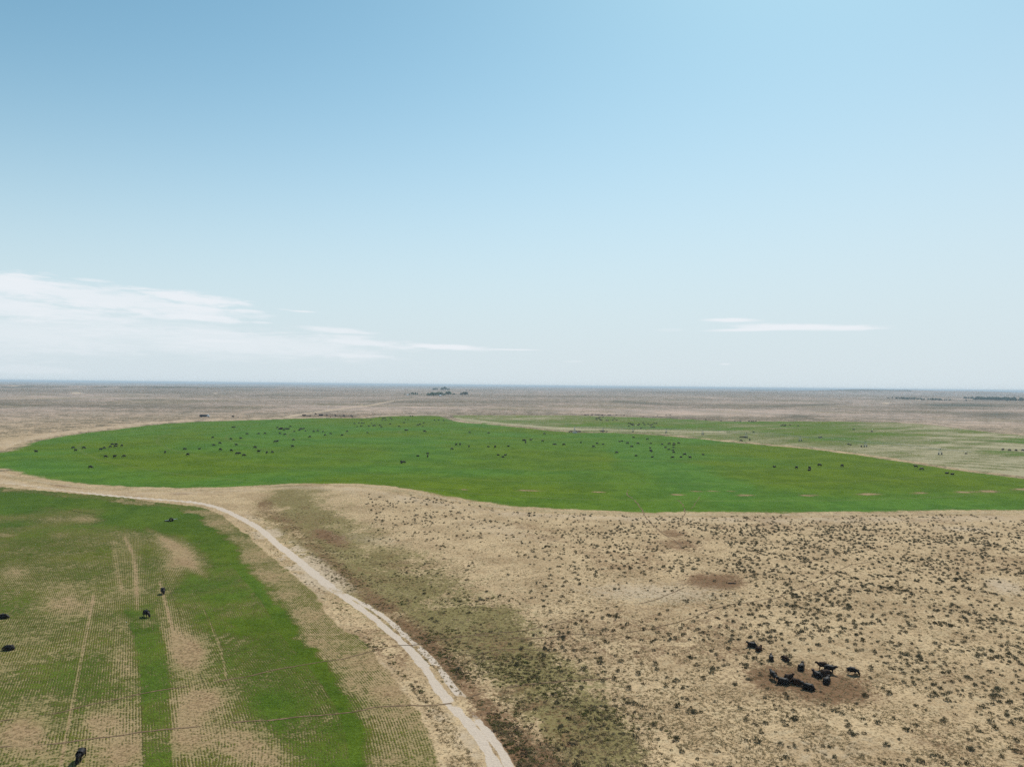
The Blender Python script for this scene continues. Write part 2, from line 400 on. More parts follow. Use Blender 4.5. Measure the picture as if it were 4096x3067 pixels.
# pale trampled sand beside the road
pale = 0.75 * (1 - sst(d_tr, 2.0, 7.5)) * one * sst(PX, 850, 1150) * (N8 > 0.42) * (sd_young > -30)
pale = np.maximum(pale, 0.75 * blob(1240, 2300, 70, 60, .9) * (0.3 + N8))
pale = np.maximum(pale, 0.8 * blob(1760, 2860, 60, 24, 0.3) * (.3 + N8)); pale = np.maximum(pale, 0.8 * blob(1870, 2960, 70, 60, 0.8) * (.2 + N8))
pale = np.maximum(pale, 0.5 * blob(1470, 2640, 110, 26, 0.3)); pale = np.maximum(pale, 0.35 * blob(1540, 2740, 100, 40, 0.3))
pale = np.maximum(pale, 0.42 * (1 - sst(d_up, 1.6, 4.5)))
pale = np.maximum(pale, 0.62 * (1 - sst(d_fr, 3, 8)))
verge = (1 - sst(-sd_green, 6 + 5 * N30, 22 + 10 * N30)) * (sd_green <= 0) * (~in_far)      # bare strip round the circle
pale = np.maximum(pale, 0.34 * verge * (0.5 + N8) * sst(np.abs(-sd_green - 5), 0, 3))
for (cx, cy, rx, ry, s) in [(305, 1571.5, 22, 3.6, .95), (862, 1572, 14, 1.8, .9), (3672, 1597, 18, 2.2, .95), (3543, 1613, 16, 2.2, .9), (3770, 1596, 7, 2, .9), (3840, 1597, 20, 1.2, .7), (3900, 1595, 22, 1.6, .7), (2850, 1592, 12, .9, .8), (3115, 1581, 10, .9, .6), (60, 1544, 30, 1.5, .7), (1447, 1618, 6, 1.2, .8)]:
    pale = np.maximum(pale, s * blob(cx, cy, rx, ry) * (0.4 + N30))
pale = np.maximum(pale, 0.6 * blob(4020, 2345, 90, 34, 0.2)); pale = np.maximum(pale, 0.45 * blob(3850, 2115, 160, 12, 0.05)); pale = np.maximum(pale, 0.55 * blob(2620, 2372, 330, 46, 0.03) )
pale = np.maximum(pale, 0.3 * blob(2000, 2120, 260, 40, 0.2)); pale = np.maximum(pale, 0.3 * blob(1500, 2160, 200, 30, 0.1)); pale = np.maximum(pale, 0.25 * blob(3300, 3000, 400, 90, 0.0))
pale = np.clip(pale, 0, 1)

# churned brown earth ----------------------------------------------------------------------------------
dirt = np.zeros(x.shape)
for (cx, cy, rx, ry, tl, s) in [(2850, 2325, 120, 32, 0.03, 1.1), (2925, 2333, 26, 7, 0, .9), (2725, 2180, 80, 24, 0.1, .75), (2700, 2135, 70, 18, 0.1, .7), (3225, 2738, 270, 68, 0.10, 1.05), (3400, 2760, 90, 26, 0.05, .6), (3750, 2965, 120, 44, 0.25, .55), (1320, 2150, 90, 30, 0.3, .75), (1260, 2130, 90, 24, 0.3, .35),
                            (2900, 2110, 60, 10, 0, .4), (1700, 2560, 110, 22, -.25, .5), (2060, 2760, 130, 18, -0.2, .45), (1990, 2900, 120, 90, 0.6, .75), (2120, 3010, 160, 90, 0.5, .8), (2130, 2820, 90, 22, -0.2, .5), (2260, 2960, 90, 40, .2, .35), (240, 1941, 60, 5, .1, .5), (340, 1955, 60, 4, .1, .45), (720, 1975, 80, 4, 0, .5), (850, 1978, 50, 4, 0, .4),
                            (2320, 2195, 60, 30, 0.1, .25), (2600, 2270, 90, 30, 0, .2), (3790, 2710, 60, 24, 0, .35), (4080, 3000, 60, 40, 0, .4), (690, 2082, 40, 10, 0, .95), (2960, 2800, 100, 20, 0, .25), (1120, 1707, 26, 4.5, 0, .8), (2332, 1728, 60, 3, 0, .6)]:
    dirt = np.maximum(dirt, s * blob(cx, cy, rx, ry, tl) * (0.10 + 1.0 * N8 + 0.6 * N3))
gully = 1.25 * stroke([(1060, 2030), (1140, 2090), (1250, 2180), (1340, 2260), (1440, 2350), (1560, 2450), (1700, 2560), (1830, 2700), (1960, 2860), (2090, 3060), (2160, 3200)], 46)
dirt = np.maximum(dirt, (0.34 + 0.26 * sst(PY, 2300, 2700)) * gully * (0.35 + 1.1 * N8) * (road < .3))
dirt = np.maximum(dirt, 0.5 * (1 - sst(d_up - 6, 0, 8)) * 0.6 * N8 * (sd_green < -8))
dirt = np.maximum(dirt, 0.55 * stroke([(1210, 1667), (1300, 1664), (1430, 1668), (1500, 1656)], 5, ys=2))
dirt = np.maximum(dirt, 0.26 * stroke([(1180, 2060), (1330, 2170), (1520, 2300), (1720, 2430), (1950, 2590), (2150, 2740), (2300, 2900), (2380, 3100)], 150) * sst(N8, 0.36, 0.62))
dirt = np.maximum(dirt, 0.30 * sst(N30, 0.55, 0.72) * sst(N3, 0.3, 0.6) * (RR.ravel() < 600))
dirt = np.clip(dirt, 0, 1)

# olive flush of grass in the low ground beside the road ---------------------------------------------
olive = 1.0 * stroke([(1180, 2060), (1300, 2160), (1480, 2290), (1700, 2420), (1950, 2560), (2150, 2720), (2350, 2900), (2430, 3100)], 175) * (0.30 + 1.15 * N8)
olive = np.maximum(olive, 0.55 * blob(1600, 2270, 120, 60, 0.3)); olive = np.maximum(olive, 0.5 * blob(2300, 2750, 220, 60, 0.1))
olive = np.maximum(olive, 0.50 * blob(2650, 2385, 300, 40, 0.02) )
olive = np.maximum(olive, 0.35 * (N120 > .5) * (RR.ravel() < 700) * N30)
olive = np.maximum(olive, 0.45 * (1 - sst(np.abs(sd_green + 2), 0.5, 7)) * (PY > 1900))
olive = np.maximum(olive, 0.45 * sst(N120, 0.45, 0.7) * (RR.ravel() > 1200))
olive = np.clip(olive, 0, 1)
# low scrub too small to model, thick beyond the fields ---------------------------------------------------
scrub = np.where(RR.ravel() > 420, 0.40 + 0.15 * sst(RR.ravel(), 900, 1800) + 0.5 * (fbm(x / 260, y / 140, 3, 90) - .5) + 0.5 * (fbm(x / 900, y / 500, 3, 95) - .5), 0.16)
scrub += 0.55 * blob(3200, 1665, 70, 6) + 0.35 * stroke([(2460, 1606), (2700, 1618), (3100, 1625), (3400, 1612)], 9, ys=2) + 0.5 * blob(3850, 1622, 260, 9) + .6 * stroke([(-50, 1546.5), (250, 1547.5), (420, 1548), (1000, 1548.5), (1100, 1549.5)], 2.4, ys=1.6) \
    + 0.5 * stroke([(3000, 1561), (3280, 1560.5), (3500, 1560), (3640, 1563)], 4, ys=1.3) + 0.4 * blob(4000, 1660, 130, 14) - 0.3 * verge - 0.35 * blob(2700, 1650, 500, 12) - 0.3 * blob(3850, 1690, 300, 18) - .25 * blob(300, 1590, 500, 16)
scrub = np.clip(scrub, 0, 1) * (1 - np.clip(pale * 1.3, 0, 1))

tone = 0.5 + 0.16 * blob(3100, 1890, 600, 70) + 0.12 * blob(1900, 1960, 500, 30) + 0.08 * blob(600, 1850, 300, 40)
tone -= 0.30 * stroke([(2500, 1810), (2620, 1850), (2760, 1900), (2880, 1950), (2960, 1980)], 46) + 0.12 * blob(1100, 1760, 700, 40) + 0.1 * blob(200, 1870, 200, 30)
ATTRS = dict(tone=tone, crop=crop, lush=lush, rowc=rowc, rowamp=rowamp, road=np.clip(road, 0, 1), pale=pale, dirt=dirt, olive=olive, scrub=scrub)

# ---------------------------------------------------------------- land material
def land_material():
    mt = bpy.data.materials.new('land_cover')
    mt.use_nodes = True
    T = NT(mt.node_tree)
    bsdf = mt.node_tree.nodes['Principled BSDF']
    g = T.n('ShaderNodeNewGeometry')
    P = g.outputs['Position']
    n_big = T.noise(P, 0.012, 4, 0.6)
    n_mid = T.noise(P, 0.09, 4, 0.6)
    n_sm = T.noise(P, 0.7, 3, 0.65)
    n_fine = T.noise(P, 2.6, 3, 0.7)
    n_grain = T.noise(P, 7.0, 2, 0.7)
    # dry prairie
    dry = T.mix(T.step(n_mid, 0.35, 0.68), (0.49, 0.355, 0.21), (0.335, 0.23, 0.13))
    dry = T.mix(T.step(n_sm, 0.45, 0.72, 0, 0.75), dry, (0.43, 0.335, 0.205))
    dry = T.mix(T.step(n_fine, 0.50, 0.62, 0, 0.75), dry, (0.095, 0.064, 0.030))
    dry = T.mix(T.step(n_grain, 0.52, 0.70, 0, 0.55), dry, (0.52, 0.42, 0.28))
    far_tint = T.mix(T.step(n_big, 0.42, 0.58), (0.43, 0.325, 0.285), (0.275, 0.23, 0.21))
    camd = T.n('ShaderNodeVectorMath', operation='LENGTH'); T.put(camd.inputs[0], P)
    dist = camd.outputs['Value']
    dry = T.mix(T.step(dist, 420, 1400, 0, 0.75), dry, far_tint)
    # olive grass
    ol = T.mix(n_sm, (0.085, 0.085, 0.022), (0.20, 0.17, 0.065))
    f_ol = T.step(T.add(T.attr('olive'), T.add(T.mul(T.sub(n_sm, 0.5), 1.3), T.mul(T.sub(n_fine, 0.5), 1.0))), 0.25, 0.72)
    c = T.mix(T.mul(f_ol, 0.8), dry, ol)
    # brown earth
    di = T.mix(n_fine, (0.098, 0.052, 0.028), (0.22, 0.130, 0.072))
    f_di = T.step(T.add(T.attr('dirt'), T.add(T.mul(T.sub(n_fine, 0.5), 1.1), T.mul(T.sub(n_sm, 0.5), 0.9))), 0.10, 0.58)
    c = T.mix(T.mul(f_di, 0.92), c, di)
    # pale sand
    pa = T.mix(n_fine, (0.36, 0.27, 0.18), (0.50, 0.40, 0.29))
    f_pa = T.step(T.add(T.attr('pale'), T.mul(T.sub(n_sm, 0.5), 0.8)), 0.10, 0.65)
    c = T.mix(T.mul(f_pa, 0.9), c, pa)
    # scrub too far off to model
    sc_n = T.noise(P, 0.33, 2, 0.8)
    sc_b = T.noise(P, 0.055, 3, 0.7)
    f_sc = T.mul(T.step(T.add(T.add(sc_n, T.mul(T.sub(sc_b, 0.5), 0.9)), T.mul(T.attr('scrub'), 0.40)), 0.64, 0.76), 0.80)
    f_sc = T.mul(f_sc, T.step(T.attr('scrub'), 0.1, 0.3))
    f_sc = T.mul(f_sc, T.step(dist, 250, 420, 0.25, 1.0))
    c = T.mix(f_sc, c, (0.075, 0.068, 0.042))
    c = T.mix(T.mul(T.step(T.attr('scrub'), 0.80, 0.98), T.mul(T.step(dist, 900, 1400), 0.6)), c, (0.055, 0.075, 0.055))
    # clods, dung, dead stems: a coarse dark stipple
    n_c = T.noise(P, 1.25, 4, 0.78)
    f_c = T.mul(T.step(n_c, 0.535, 0.60), T.add(0.34, T.mul(T.math('MAXIMUM', T.attr('dirt'), T.attr('olive')), 0.6)))
    c = T.mix(f_c, c, T.mix(1.0, c, (0.42, 0.38, 0.32), 'MULTIPLY'))
    f_l = T.mul(T.step(n_c, 0.40, 0.46, 0.40, 0.0), 1.0)
    c = T.mix(f_l, c, T.mix(1.0, c, (1.30, 1.28, 1.22), 'MULTIPLY'))
    # crop: rows of green over straw-coloured soil
    soil = T.mix(T.step(n_fine, 0.42, 0.62), (0.33, 0.225, 0.125), (0.165, 0.105, 0.055))
    soil = T.mix(T.step(n_mid, 0.3, 0.7, 0, .5), soil, (0.335, 0.255, 0.135))
    hue = T.noise(P, 0.0065, 3, 0.55, 0.5)
    gr = T.mix(T.step(T.add(hue, T.sub(T.attr('tone'), 0.5)), 0.35, 0.65), (0.060, 0.146, 0.018), (0.082, 0.130, 0.003))
    gr = T.mix(T.step(T.attr('lush'), 0.3, 0.85), (0.125, 0.125, 0.038), gr)
    gr = T.mix(T.step(T.attr('rowamp'), 0.7, 0.9), gr, T.mix(1.0, gr, (0.86, 0.66, 0.62), 'MULTIPLY'))
    gr = T.mix(T.step(n_fine, 0.42, 0.66, 0.0, 0.6), gr, (0.095, 0.158, 0.018))
    gr = T.mix(T.step(n_grain, 0.48, 0.66, 0.0, 0.65), gr, (0.014, 0.030, 0.006))
    soil = T.mix(T.mul(T.step(T.attr('rowamp'), 0.3, 0.4), T.step(T.attr('rowamp'), 0.6, 0.5)), soil, T.mix(n_mid, (0.31, 0.27, 0.165), (0.36, 0.31, 0.20)))
    soil = T.mix(T.mul(T.step(T.attr('rowamp'), 0.7, 0.9), T.step(T.add(T.attr('lush'), T.mul(T.sub(n_sm, 0.5), 0.3)), 0.15, 0.45, 0.0, 0.62)), soil, (0.215, 0.195, 0.075))
    n_f1 = T.noise(P, 0.045, 4, 0.65); n_f2 = T.noise(P, 0.22, 3, 0.7)
    gr = T.mix(T.step(n_f1, 0.42, 0.58, 0.0, 0.70), gr, T.mix(1.0, gr, (1.45, 1.30, 1.3), 'MULTIPLY'))
    gr = T.mix(T.step(n_f2, 0.45, 0.62, 0.0, 0.6), gr, T.mix(1.0, gr, (0.68, 0.74, 0.6), 'MULTIPLY'))
    sxy = T.n('ShaderNodeSeparateXYZ'); T.put(sxy.inputs[0], P)
    ddx = T.sub(sxy.outputs[0], PIVOT_X); ddy = T.sub(sxy.outputs[1], PIVOT_Y)
    ring = T.math('SQRT', T.add(T.mul(ddx, ddx), T.mul(ddy, ddy)))
    rw = T.math('ABSOLUTE', T.math('SUBTRACT', T.math('MODULO', T.add(ring, T.mul(n_f1, 3.0)), 48.0), 24.0))
    gr = T.mix(T.mul(T.step(rw, 0.3, 1.8, 0.30, 0.0), T.step(T.attr('rowamp'), 0.3, 0.25)), gr, (0.13, 0.15, 0.045))
    ROW = 0.36
    wv = T.math('SINE', T.mul(T.add(T.attr('rowc'), T.mul(n_sm, 0.24)), 2 * math.pi / ROW))
    rows = T.mul(T.mul(wv, 0.5), T.attr('rowamp'))
    fam = T.add(T.add(T.add(T.attr('lush'), T.mul(T.sub(n_mid, 0.5), 0.55)), T.mul(T.sub(n_sm, 0.5), 0.9)), T.mul(T.sub(n_fine, 0.5), 1.2))
    fam = T.add(fam, T.mul(T.mul(rows, 0.40), T.step(n_mid, 0.35, 0.62, 0.25, 1.0)))
    f_gr = T.step(fam, 0.26, 0.62)
    cropc = T.mix(f_gr, soil, gr)
    cropc = T.mix(T.mul(T.step(n_c, 0.52, 0.60), 0.5), cropc, T.mix(1.0, cropc, (0.55, 0.60, 0.5), 'MULTIPLY'))
    f_crop = T.step(T.add(T.attr('crop'), T.add(T.mul(T.sub(n_sm, 0.5), 0.7), T.mul(T.sub(n_mid, 0.5), 0.6))), 0.25, 0.75)
    c = T.mix(f_crop, c, cropc)
    # track
    ro = T.mix(n_fine, (0.40, 0.32, 0.25), (0.56, 0.47, 0.385))
    f_ro = T.step(T.add(T.attr('road'), T.add(T.mul(T.sub(n_sm, 0.5), 1.1), T.mul(T.sub(n_fine, 0.5), 0.8))), 0.30, 0.70)
    c = T.mix(f_ro, c, ro)
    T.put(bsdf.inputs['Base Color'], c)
    bsdf.inputs['Roughness'].default_value = 0.95
    bsdf.inputs['Specular IOR Level'].default_value = 0.02
    hgt = T.add(T.mul(n_fine, 0.10), T.mul(n_sm, 0.10))
    hgt = T.add(hgt, T.mul(T.mul(f_gr, f_crop), 0.10))
    hgt = T.add(hgt, T.mul(n_grain, 0.05))
    bp = T.n('ShaderNodeBump')
    bp.inputs['Strength'].default_value = 1.0
    bp.inputs['Distance'].default_value = 1.0
    T.put(bp.inputs['Height'], hgt)
    T.put(bsdf.inputs['Normal'], bp.outputs[0])
    return mt
_pv = g1(2298, 1728.5); PIVOT_X, PIVOT_Y = _pv.x, _pv.y
MAT_LAND = land_material()

def mesh_from(name, verts, faces, mat, smooth=False):
    """faces: (n,3) or (n,4) int array"""
    me = bpy.data.meshes.new(name)
    faces = np.asarray(faces, np.int32); k = faces.shape[1]
    me.vertices.add(len(verts)); me.vertices.foreach_set('co', np.ascontiguousarray(verts, np.float32).ravel())
    me.loops.add(faces.size); me.loops.foreach_set('vertex_index', faces.ravel())
    me.polygons.add(len(faces)); me.polygons.foreach_set('loop_start', np.arange(0, faces.size, k, dtype=np.int32))
    me.polygons.foreach_set('loop_total', np.full(len(faces), k, np.int32))
    if smooth: me.polygons.foreach_set('use_smooth', np.ones(len(faces), bool))
    me.update(calc_edges=True)
    me.materials.append(mat)
    return me
def link(name, me, parent=None, **props):
    o = bpy.data.objects.new(name, me)
    scene.collection.objects.link(o)
    if parent is not None: o.parent = parent
    for k, v in props.items(): o[k] = v
    return o

idx = np.arange(NR * NC).reshape(NR, NC)
quads = np.stack([idx[:-1, :-1], idx[1:, :-1], idx[1:, 1:], idx[:-1, 1:]], -1).reshape(-1, 4)[:, ::-1]
# close the ring behind the camera
wrap = np.stack([idx[:-1, -1], idx[1:, -1], idx[1:, 0], idx[:-1, 0]], -1)[:, ::-1]
quads = np.vstack([quads, wrap])
fc = lambda a: a[quads].mean(1)
fcrop_g = fc((sd_green > 0.3).astype(float)) > 0.5
fcrop_f = (fc((sd_far > 0).astype(float)) > 0.5) & ~fcrop_g
fcrop_y = (fc((sd_young > 0.3).astype(float) * (RR.ravel() < 900)) > 0.5) & ~fcrop_g
froad = (fc(np.maximum(road, 0)) > 0.45) & ~fcrop_g & ~fcrop_f & ~fcrop_y
fup = (fc((d_up < 3.5).astype(float)) > 0.5) & ~fcrop_g & ~froad
ffr = (fc((d_fr < 6).astype(float)) > 0.5) & ~fcrop_g & ~froad & ~fup & ~fcrop_f
rest = ~(fcrop_g | fcrop_f | fcrop_y | froad | fup | ffr)
for nm, selm in [('ground', rest), ('green_crop_field', fcrop_g), ('stubble_field', fcrop_f), ('young_crop_field', fcrop_y), ('dirt_road', froad), ('field_edge_road', fup), ('distant_dirt_road', ffr)]:
    q = quads[selm]
    uq, inv = np.unique(q.ravel(), return_inverse=True)
    V = np.stack([x[uq], y[uq], z[uq]], 1)
    me = mesh_from(nm, V, inv.reshape(-1, 4), MAT_LAND, smooth=True)
    for k, v in ATTRS.items():
        at = me.attributes.new(k, 'FLOAT', 'POINT')
        at.data.foreach_set('value', v[uq].astype(np.float32))
    link(nm, me, kind='structure')
# ---------------------------------------------------------------- simple materials
def mat(name, col, rough=0.8, var=0.0, scale=3.0, metal=0.0, col2=None, spec=0.3):
    mt = bpy.data.materials.new(name); mt.use_nodes = True
    T = NT(mt.node_tree); b = mt.node_tree.nodes['Principled BSDF']
    g = T.n('ShaderNodeNewGeometry')
    nz = T.noise(g.outputs['Position'], scale, 3, 0.6)
    c2 = col2 or tuple(v * (1 - var) for v in col)
    T.put(b.inputs['Base Color'], T.mix(T.step(nz, 0.35, 0.65), col, c2))
    b.inputs['Roughness'].default_value = rough
    b.inputs['Metallic'].default_value = metal
    b.inputs['Specular IOR Level'].default_value = spec
    return mt
def leafy(name, col, col2, scale, trans):
    mt = bpy.data.materials.new(name); mt.use_nodes = True
    T = NT(mt.node_tree); mt.node_tree.nodes.clear()
    g = T.n('ShaderNodeNewGeometry')
    c = T.mix(T.step(T.noise(g.outputs['Position'], scale, 3, 0.65), 0.35, 0.65), col, col2)
    d = T.n('ShaderNodeBsdfDiffuse'); t = T.n('ShaderNodeBsdfTranslucent'); mx = T.n('ShaderNodeMixShader'); o = T.n('ShaderNodeOutputMaterial')
    T.put(d.inputs[0], c); T.put(t.inputs[0], c); mx.inputs[0].default_value = trans
    mt.node_tree.links.new(d.outputs[0], mx.inputs[1]); mt.node_tree.links.new(t.outputs[0], mx.inputs[2]); mt.node_tree.links.new(mx.outputs[0], o.inputs[0])
    return mt
M_HIDE = mat('black_hide', (0.006, 0.005, 0.005), 0.6, col2=(0.016, 0.009, 0.006), scale=1.6, spec=0.2)
M_BROWN = mat('brown_black_hide', (0.012, 0.007, 0.005), 0.75, col2=(0.055, 0.026, 0.013), scale=2.3, spec=0.08)
M_TAG = mat('ear_tag_white', (0.75, 0.75, 0.72), 0.5)
M_GALV = mat('galvanised_steel', (0.52, 0.54, 0.55), 0.55, 0.25, 0.8, metal=0.0)
M_RUBBER = mat('tyre_rubber', (0.012, 0.012, 0.013), 0.85, 0.2)
M_WHITE = mat('white_paint', (0.74, 0.76, 0.78), 0.35, 0.1)
M_DARKBLUE = mat('dark_blue_paint', (0.012, 0.026, 0.050), 0.45, 0.3)
M_RUST = mat('rusty_steel', (0.055, 0.030, 0.024), 0.85, col2=(0.030, 0.022, 0.020), scale=1.2)
M_WOODP = mat('weathered_rail', (0.085, 0.068, 0.058), 0.9, 0.35)
M_GLASS = mat('window_glass', (0.02, 0.03, 0.04), 0.08, 0.1, spec=0.6)
M_BARK = mat('bark', (0.10, 0.08, 0.06), 0.9, 0.3)
M_SAGE = leafy('sagebrush_leaves', (0.070, 0.062, 0.030), (0.19, 0.165, 0.10), 0.45, 0.2)
M_LEAF = leafy('tree_leaves', (0.07, 0.14, 0.07), (0.11, 0.20, 0.10), 0.12, 0.35)
M_CEDAR = leafy('cedar_leaves', (0.06, 0.11, 0.08), (0.09, 0.15, 0.10), 0.15, 0.25)
M_STRAW = leafy('dry_grass_blades', (0.42, 0.33, 0.19), (0.26, 0.20, 0.11), 0.5, 0.45)
M_TRAIL = mat('trodden_earth', (0.12, 0.076, 0.045), 0.95, col2=(0.20, 0.135, 0.08), scale=1.5, spec=0.05)
M_CROP = leafy('crop_leaves', (0.050, 0.095, 0.020), (0.095, 0.140, 0.035), 0.8, 0.35)

# ---------------------------------------------------------------- cattle
def skin_mesh(name, nodes, edges, mats, subdiv=2, tags=()):
    me = bpy.data.meshes.new(name + '_bones')
    me.from_pydata([n[0] for n in nodes], edges, [])
    ob = bpy.data.objects.new(name + '_bones', me)
    scene.collection.objects.link(ob)
    sk = ob.modifiers.new('skin', 'SKIN'); sk.use_smooth_shade = True
    sub = ob.modifiers.new('sub', 'SUBSURF'); sub.levels = subdiv; sub.render_levels = subdiv
    sv = me.skin_vertices[0].data
    for i, n in enumerate(nodes):
        r = n[1]
        sv[i].radius = r if isinstance(r, tuple) else (r, r)
        sv[i].use_root = (i == 0)
    dg = C.evaluated_depsgraph_get(); dg.update()
    out = bpy.data.meshes.new_from_object(ob.evaluated_get(dg))
    out.name = name
    out.materials.clear(); out.materials.append(mats)
    bpy.data.objects.remove(ob, do_unlink=True)
    return out
def cow_bones(pose):
    """faces +X, feet at z 0"""
    N = []; E_ = []
    def a(p, r, to=None):
        N.append((p, r)); i = len(N) - 1
        if to is not None: E_.append((to, i))
        return i
    if pose in ('graze', 'stand'):
        zb = 1.0
        mid = a((0.0, 0, 0.93), (0.50, 0.48))
        loin = a((-0.42, 0, 0.98), (0.45, 0.43), mid)
        rump = a((-0.78, 0, 1.04), (0.36, 0.34), loin)
        sh = a((0.40, 0, 0.96), (0.46, 0.42), mid)
        nk = a((0.72, 0, 1.06 if pose == 'stand' else 0.94), (0.31, 0.27), sh)
        if pose == 'stand':
            n2 = a((0.92, 0, 1.22), (0.23, 0.20), nk); hd = a((1.08, 0, 1.36), (0.19, 0.17), n2)
            mz = a((1.36, 0, 1.20), (0.12, 0.11), hd); ez = 1.42; ex = 1.02; zz = 1.0
        else:
            n2 = a((0.96, 0, 0.68), (0.23, 0.20), nk); hd = a((1.10, 0, 0.42), (0.18, 0.16), n2)
            mz = a((1.24, 0, 0.12), (0.12, 0.11), hd); ez = 0.50; ex = 1.04
        for s in (-1, 1):
            a((ex, s * 0.24, ez), 0.045, hd)
        for s in (-1, 1):
            st = 0.10 * s if pose == 'graze' else 0.05 * s
            k = a((0.46 + st * 0.5, s * 0.20, 0.66), 0.12, sh); k2 = a((0.48 + st, s * 0.20, 0.36), 0.065, k); a((0.50 + st, s * 0.20, 0.05), 0.060, k2)
        for s in (-1, 1):
            st = -0.10 * s
            k = a((-0.66, s * 0.21, 0.74), 0.17, rump); k2 = a((-0.84 + st, s * 0.20, 0.42), 0.070, k); a((-0.76 + st, s * 0.20, 0.05), 0.060, k2)
        t = a((-1.02, 0, 1.05), 0.035, rump); t2 = a((-1.08, 0, 0.70), 0.028, t); a((-1.07, 0, 0.36), 0.045, t2)
    else:
        hx = 1 if pose == 'lie' else 0
        mid = a((0.0, 0.0, 0.44), (0.46, 0.52))
        loin = a((-0.40, 0.02, 0.43), (0.43, 0.50), mid)
        rump = a((-0.74, 0.03, 0.37), (0.35, 0.40), loin)
        sh = a((0.38, 0, 0.48), (0.43, 0.44), mid)
        nk = a((0.64, 0, 0.64), (0.29, 0.26), sh)
        if pose == 'lie':
            n2 = a((0.78, 0.02, 0.84), (0.21, 0.19), nk); hd = a((0.90, 0.04, 0.98), (0.18, 0.16), n2); mz = a((1.16, 0.08, 0.84), (0.12, 0.11), hd); ez = 1.03; ex = 0.85
        else:
            n2 = a((0.86, 0.05, 0.50), (0.22, 0.20), nk); hd = a((1.04, 0.08, 0.34), (0.18, 0.16), n2); mz = a((1.24, 0.12, 0.16), (0.12, 0.11), hd); ez = 0.42; ex = 1.12
        for s in (-1, 1):
            a((ex, s * 0.24, ez), 0.045, hd)
        k = a((0.62, 0.26, 0.20), 0.10, sh); k2 = a((0.92, 0.28, 0.08), 0.06, k); a((0.66, 0.32, 0.06), 0.05, k2)
        k = a((0.62, -0.22, 0.20), 0.10, sh); k2 = a((0.96, -0.22, 0.08), 0.06, k); a((1.20, -0.20, 0.06), 0.05, k2)
        k = a((-0.50, 0.42, 0.24), 0.17, loin); k2 = a((-0.30, 0.55, 0.10), 0.08, k); a((0.02, 0.52, 0.06), 0.05, k2)
        k = a((-0.70, -0.36, 0.18), 0.13, rump); a((-0.42, -0.46, 0.07), 0.06, k)
        t = a((-1.02, 0.0, 0.24), 0.035, rump); a((-1.12, 0.16, 0.06), 0.035, t)
    return N, E_
COWM = {}
for ps in ('graze', 'stand', 'lie', 'rest'):
    nb, eb = cow_bones(ps)
    for tag, mm_ in (('', M_HIDE), ('_brown', M_BROWN)):
        COWM[ps + tag] = skin_mesh('cow_' + ps + tag, nb, eb, mm_, 2)
        COWM[ps + tag + '_far'] = skin_mesh('cow_' + ps + tag + '_far', nb, eb, mm_, 1)
def cow(px, py, pose, yaw, scale, label, group, brown=False, far=True, cat='cow'):
    p = g1(px, py)
    o = link('cow', COWM[pose + ('_brown' if brown else '') + ('_far' if far else '')], label=label, category=cat, group=group)
    o.location = (p.x, p.y, p.z - 0.015)
    o.rotation_euler = (0, 0, math.radians(yaw))
    o.scale = (scale * (0.95 if far else 0.84),) * 3
    return o
rng = random.Random(11)
# yaw: 0 faces right across the view, 180 left, 90 away, -90 toward the camera
G1 = 'cattle in the young crop field'
cow(652, 2374, 'graze', -55, 1.05, 'black cow grazing head down in the young crop, farthest of the left field\'s standing pair', G1, far=False)
cow(585, 2466, 'graze', -32, 1.08, 'black cow grazing in profile on the dark green strip, below its narrow companion', G1, far=False)
cow(323, 3040, 'graze', -80, 1.12, 'black cow grazing with long shadow at the very bottom of the young crop', G1, far=False)
cow(14, 2472, 'rest', -6, 1.08, 'black cow cut off by the photo\'s left edge, upper of the edge pair', G1, far=False)
cow(36, 2598, 'rest', 187, 1.05, 'black cow facing left near the photo\'s left edge, lower of the edge pair', G1, far=False)
G2 = 'cattle resting round the worn earth patch'
cow(3008, 2586, 'lie', 168, 1.05, 'black cow lying on the sagebrush pasture, farthest and leftmost of the resting bunch', G2, far=False)
cow(3036, 2602, 'lie', 40, 0.95, 'dark brown cow lying just in front of the leftmost black cow', G2, True, far=False)
cow(3085, 2638, 'lie', 75, 0.95, 'black cow lying with head raised, alone above the bunch\'s left end', G2, far=False)
cow(3141, 2640, 'rest', 110, 0.92, 'round dark cow lying curled, right of the raised-head cow', G2, True, far=False)
cow(3206, 2676, 'lie', 55, 1.12, 'black cow lying with head high, at the upper middle of the bunch', G2, far=False)
cow(3290, 2677, 'stand', 172, 1.02, 'brown-black cow standing side on behind the right knot', G2, True, far=False)
cow(3318, 2690, 'stand', -28, 1.05, 'black cow standing with head up and right, tallest of the right knot', G2, far=False)
cow(3269, 2706, 'lie', 118, 1.05, 'black cow lying with head up at the right knot\'s left side', G2, far=False)
cow(3302, 2700, 'rest', 8, 1.10, 'brown-black cow lying low in the centre of the right knot', G2, True, far=False)
cow(3308, 2730, 'lie', 48, 1.08, 'black cow lying with head up, nearest of the right knot', G2, far=False)
cow(3410, 2697, 'graze', -25, 1.0, 'black cow grazing alone at the bunch\'s far right', G2, far=False)
cow(3093, 2716, 'stand', 97, 1.02, 'black cow standing rump on at the left end of the worn patch', G2, far=False)
cow(3133, 2734, 'lie', 160, 1.18, 'black cow lying at the worn patch\'s left centre, beside the rump-on cow', G2, far=False)
cow(3155, 2716, 'lie', 10, 1.0, 'rusty brown-backed cow lying behind the row on the worn patch', G2, True, far=False)
cow(3184, 2736, 'rest', -30, 1.1, 'rusty brown-black cow lying in the middle of the worn patch', G2, True, far=False)
cow(3234, 2756, 'lie', 150, 1.15, 'black cow lying nearest the camera on the brown earth patch', G2, far=False)

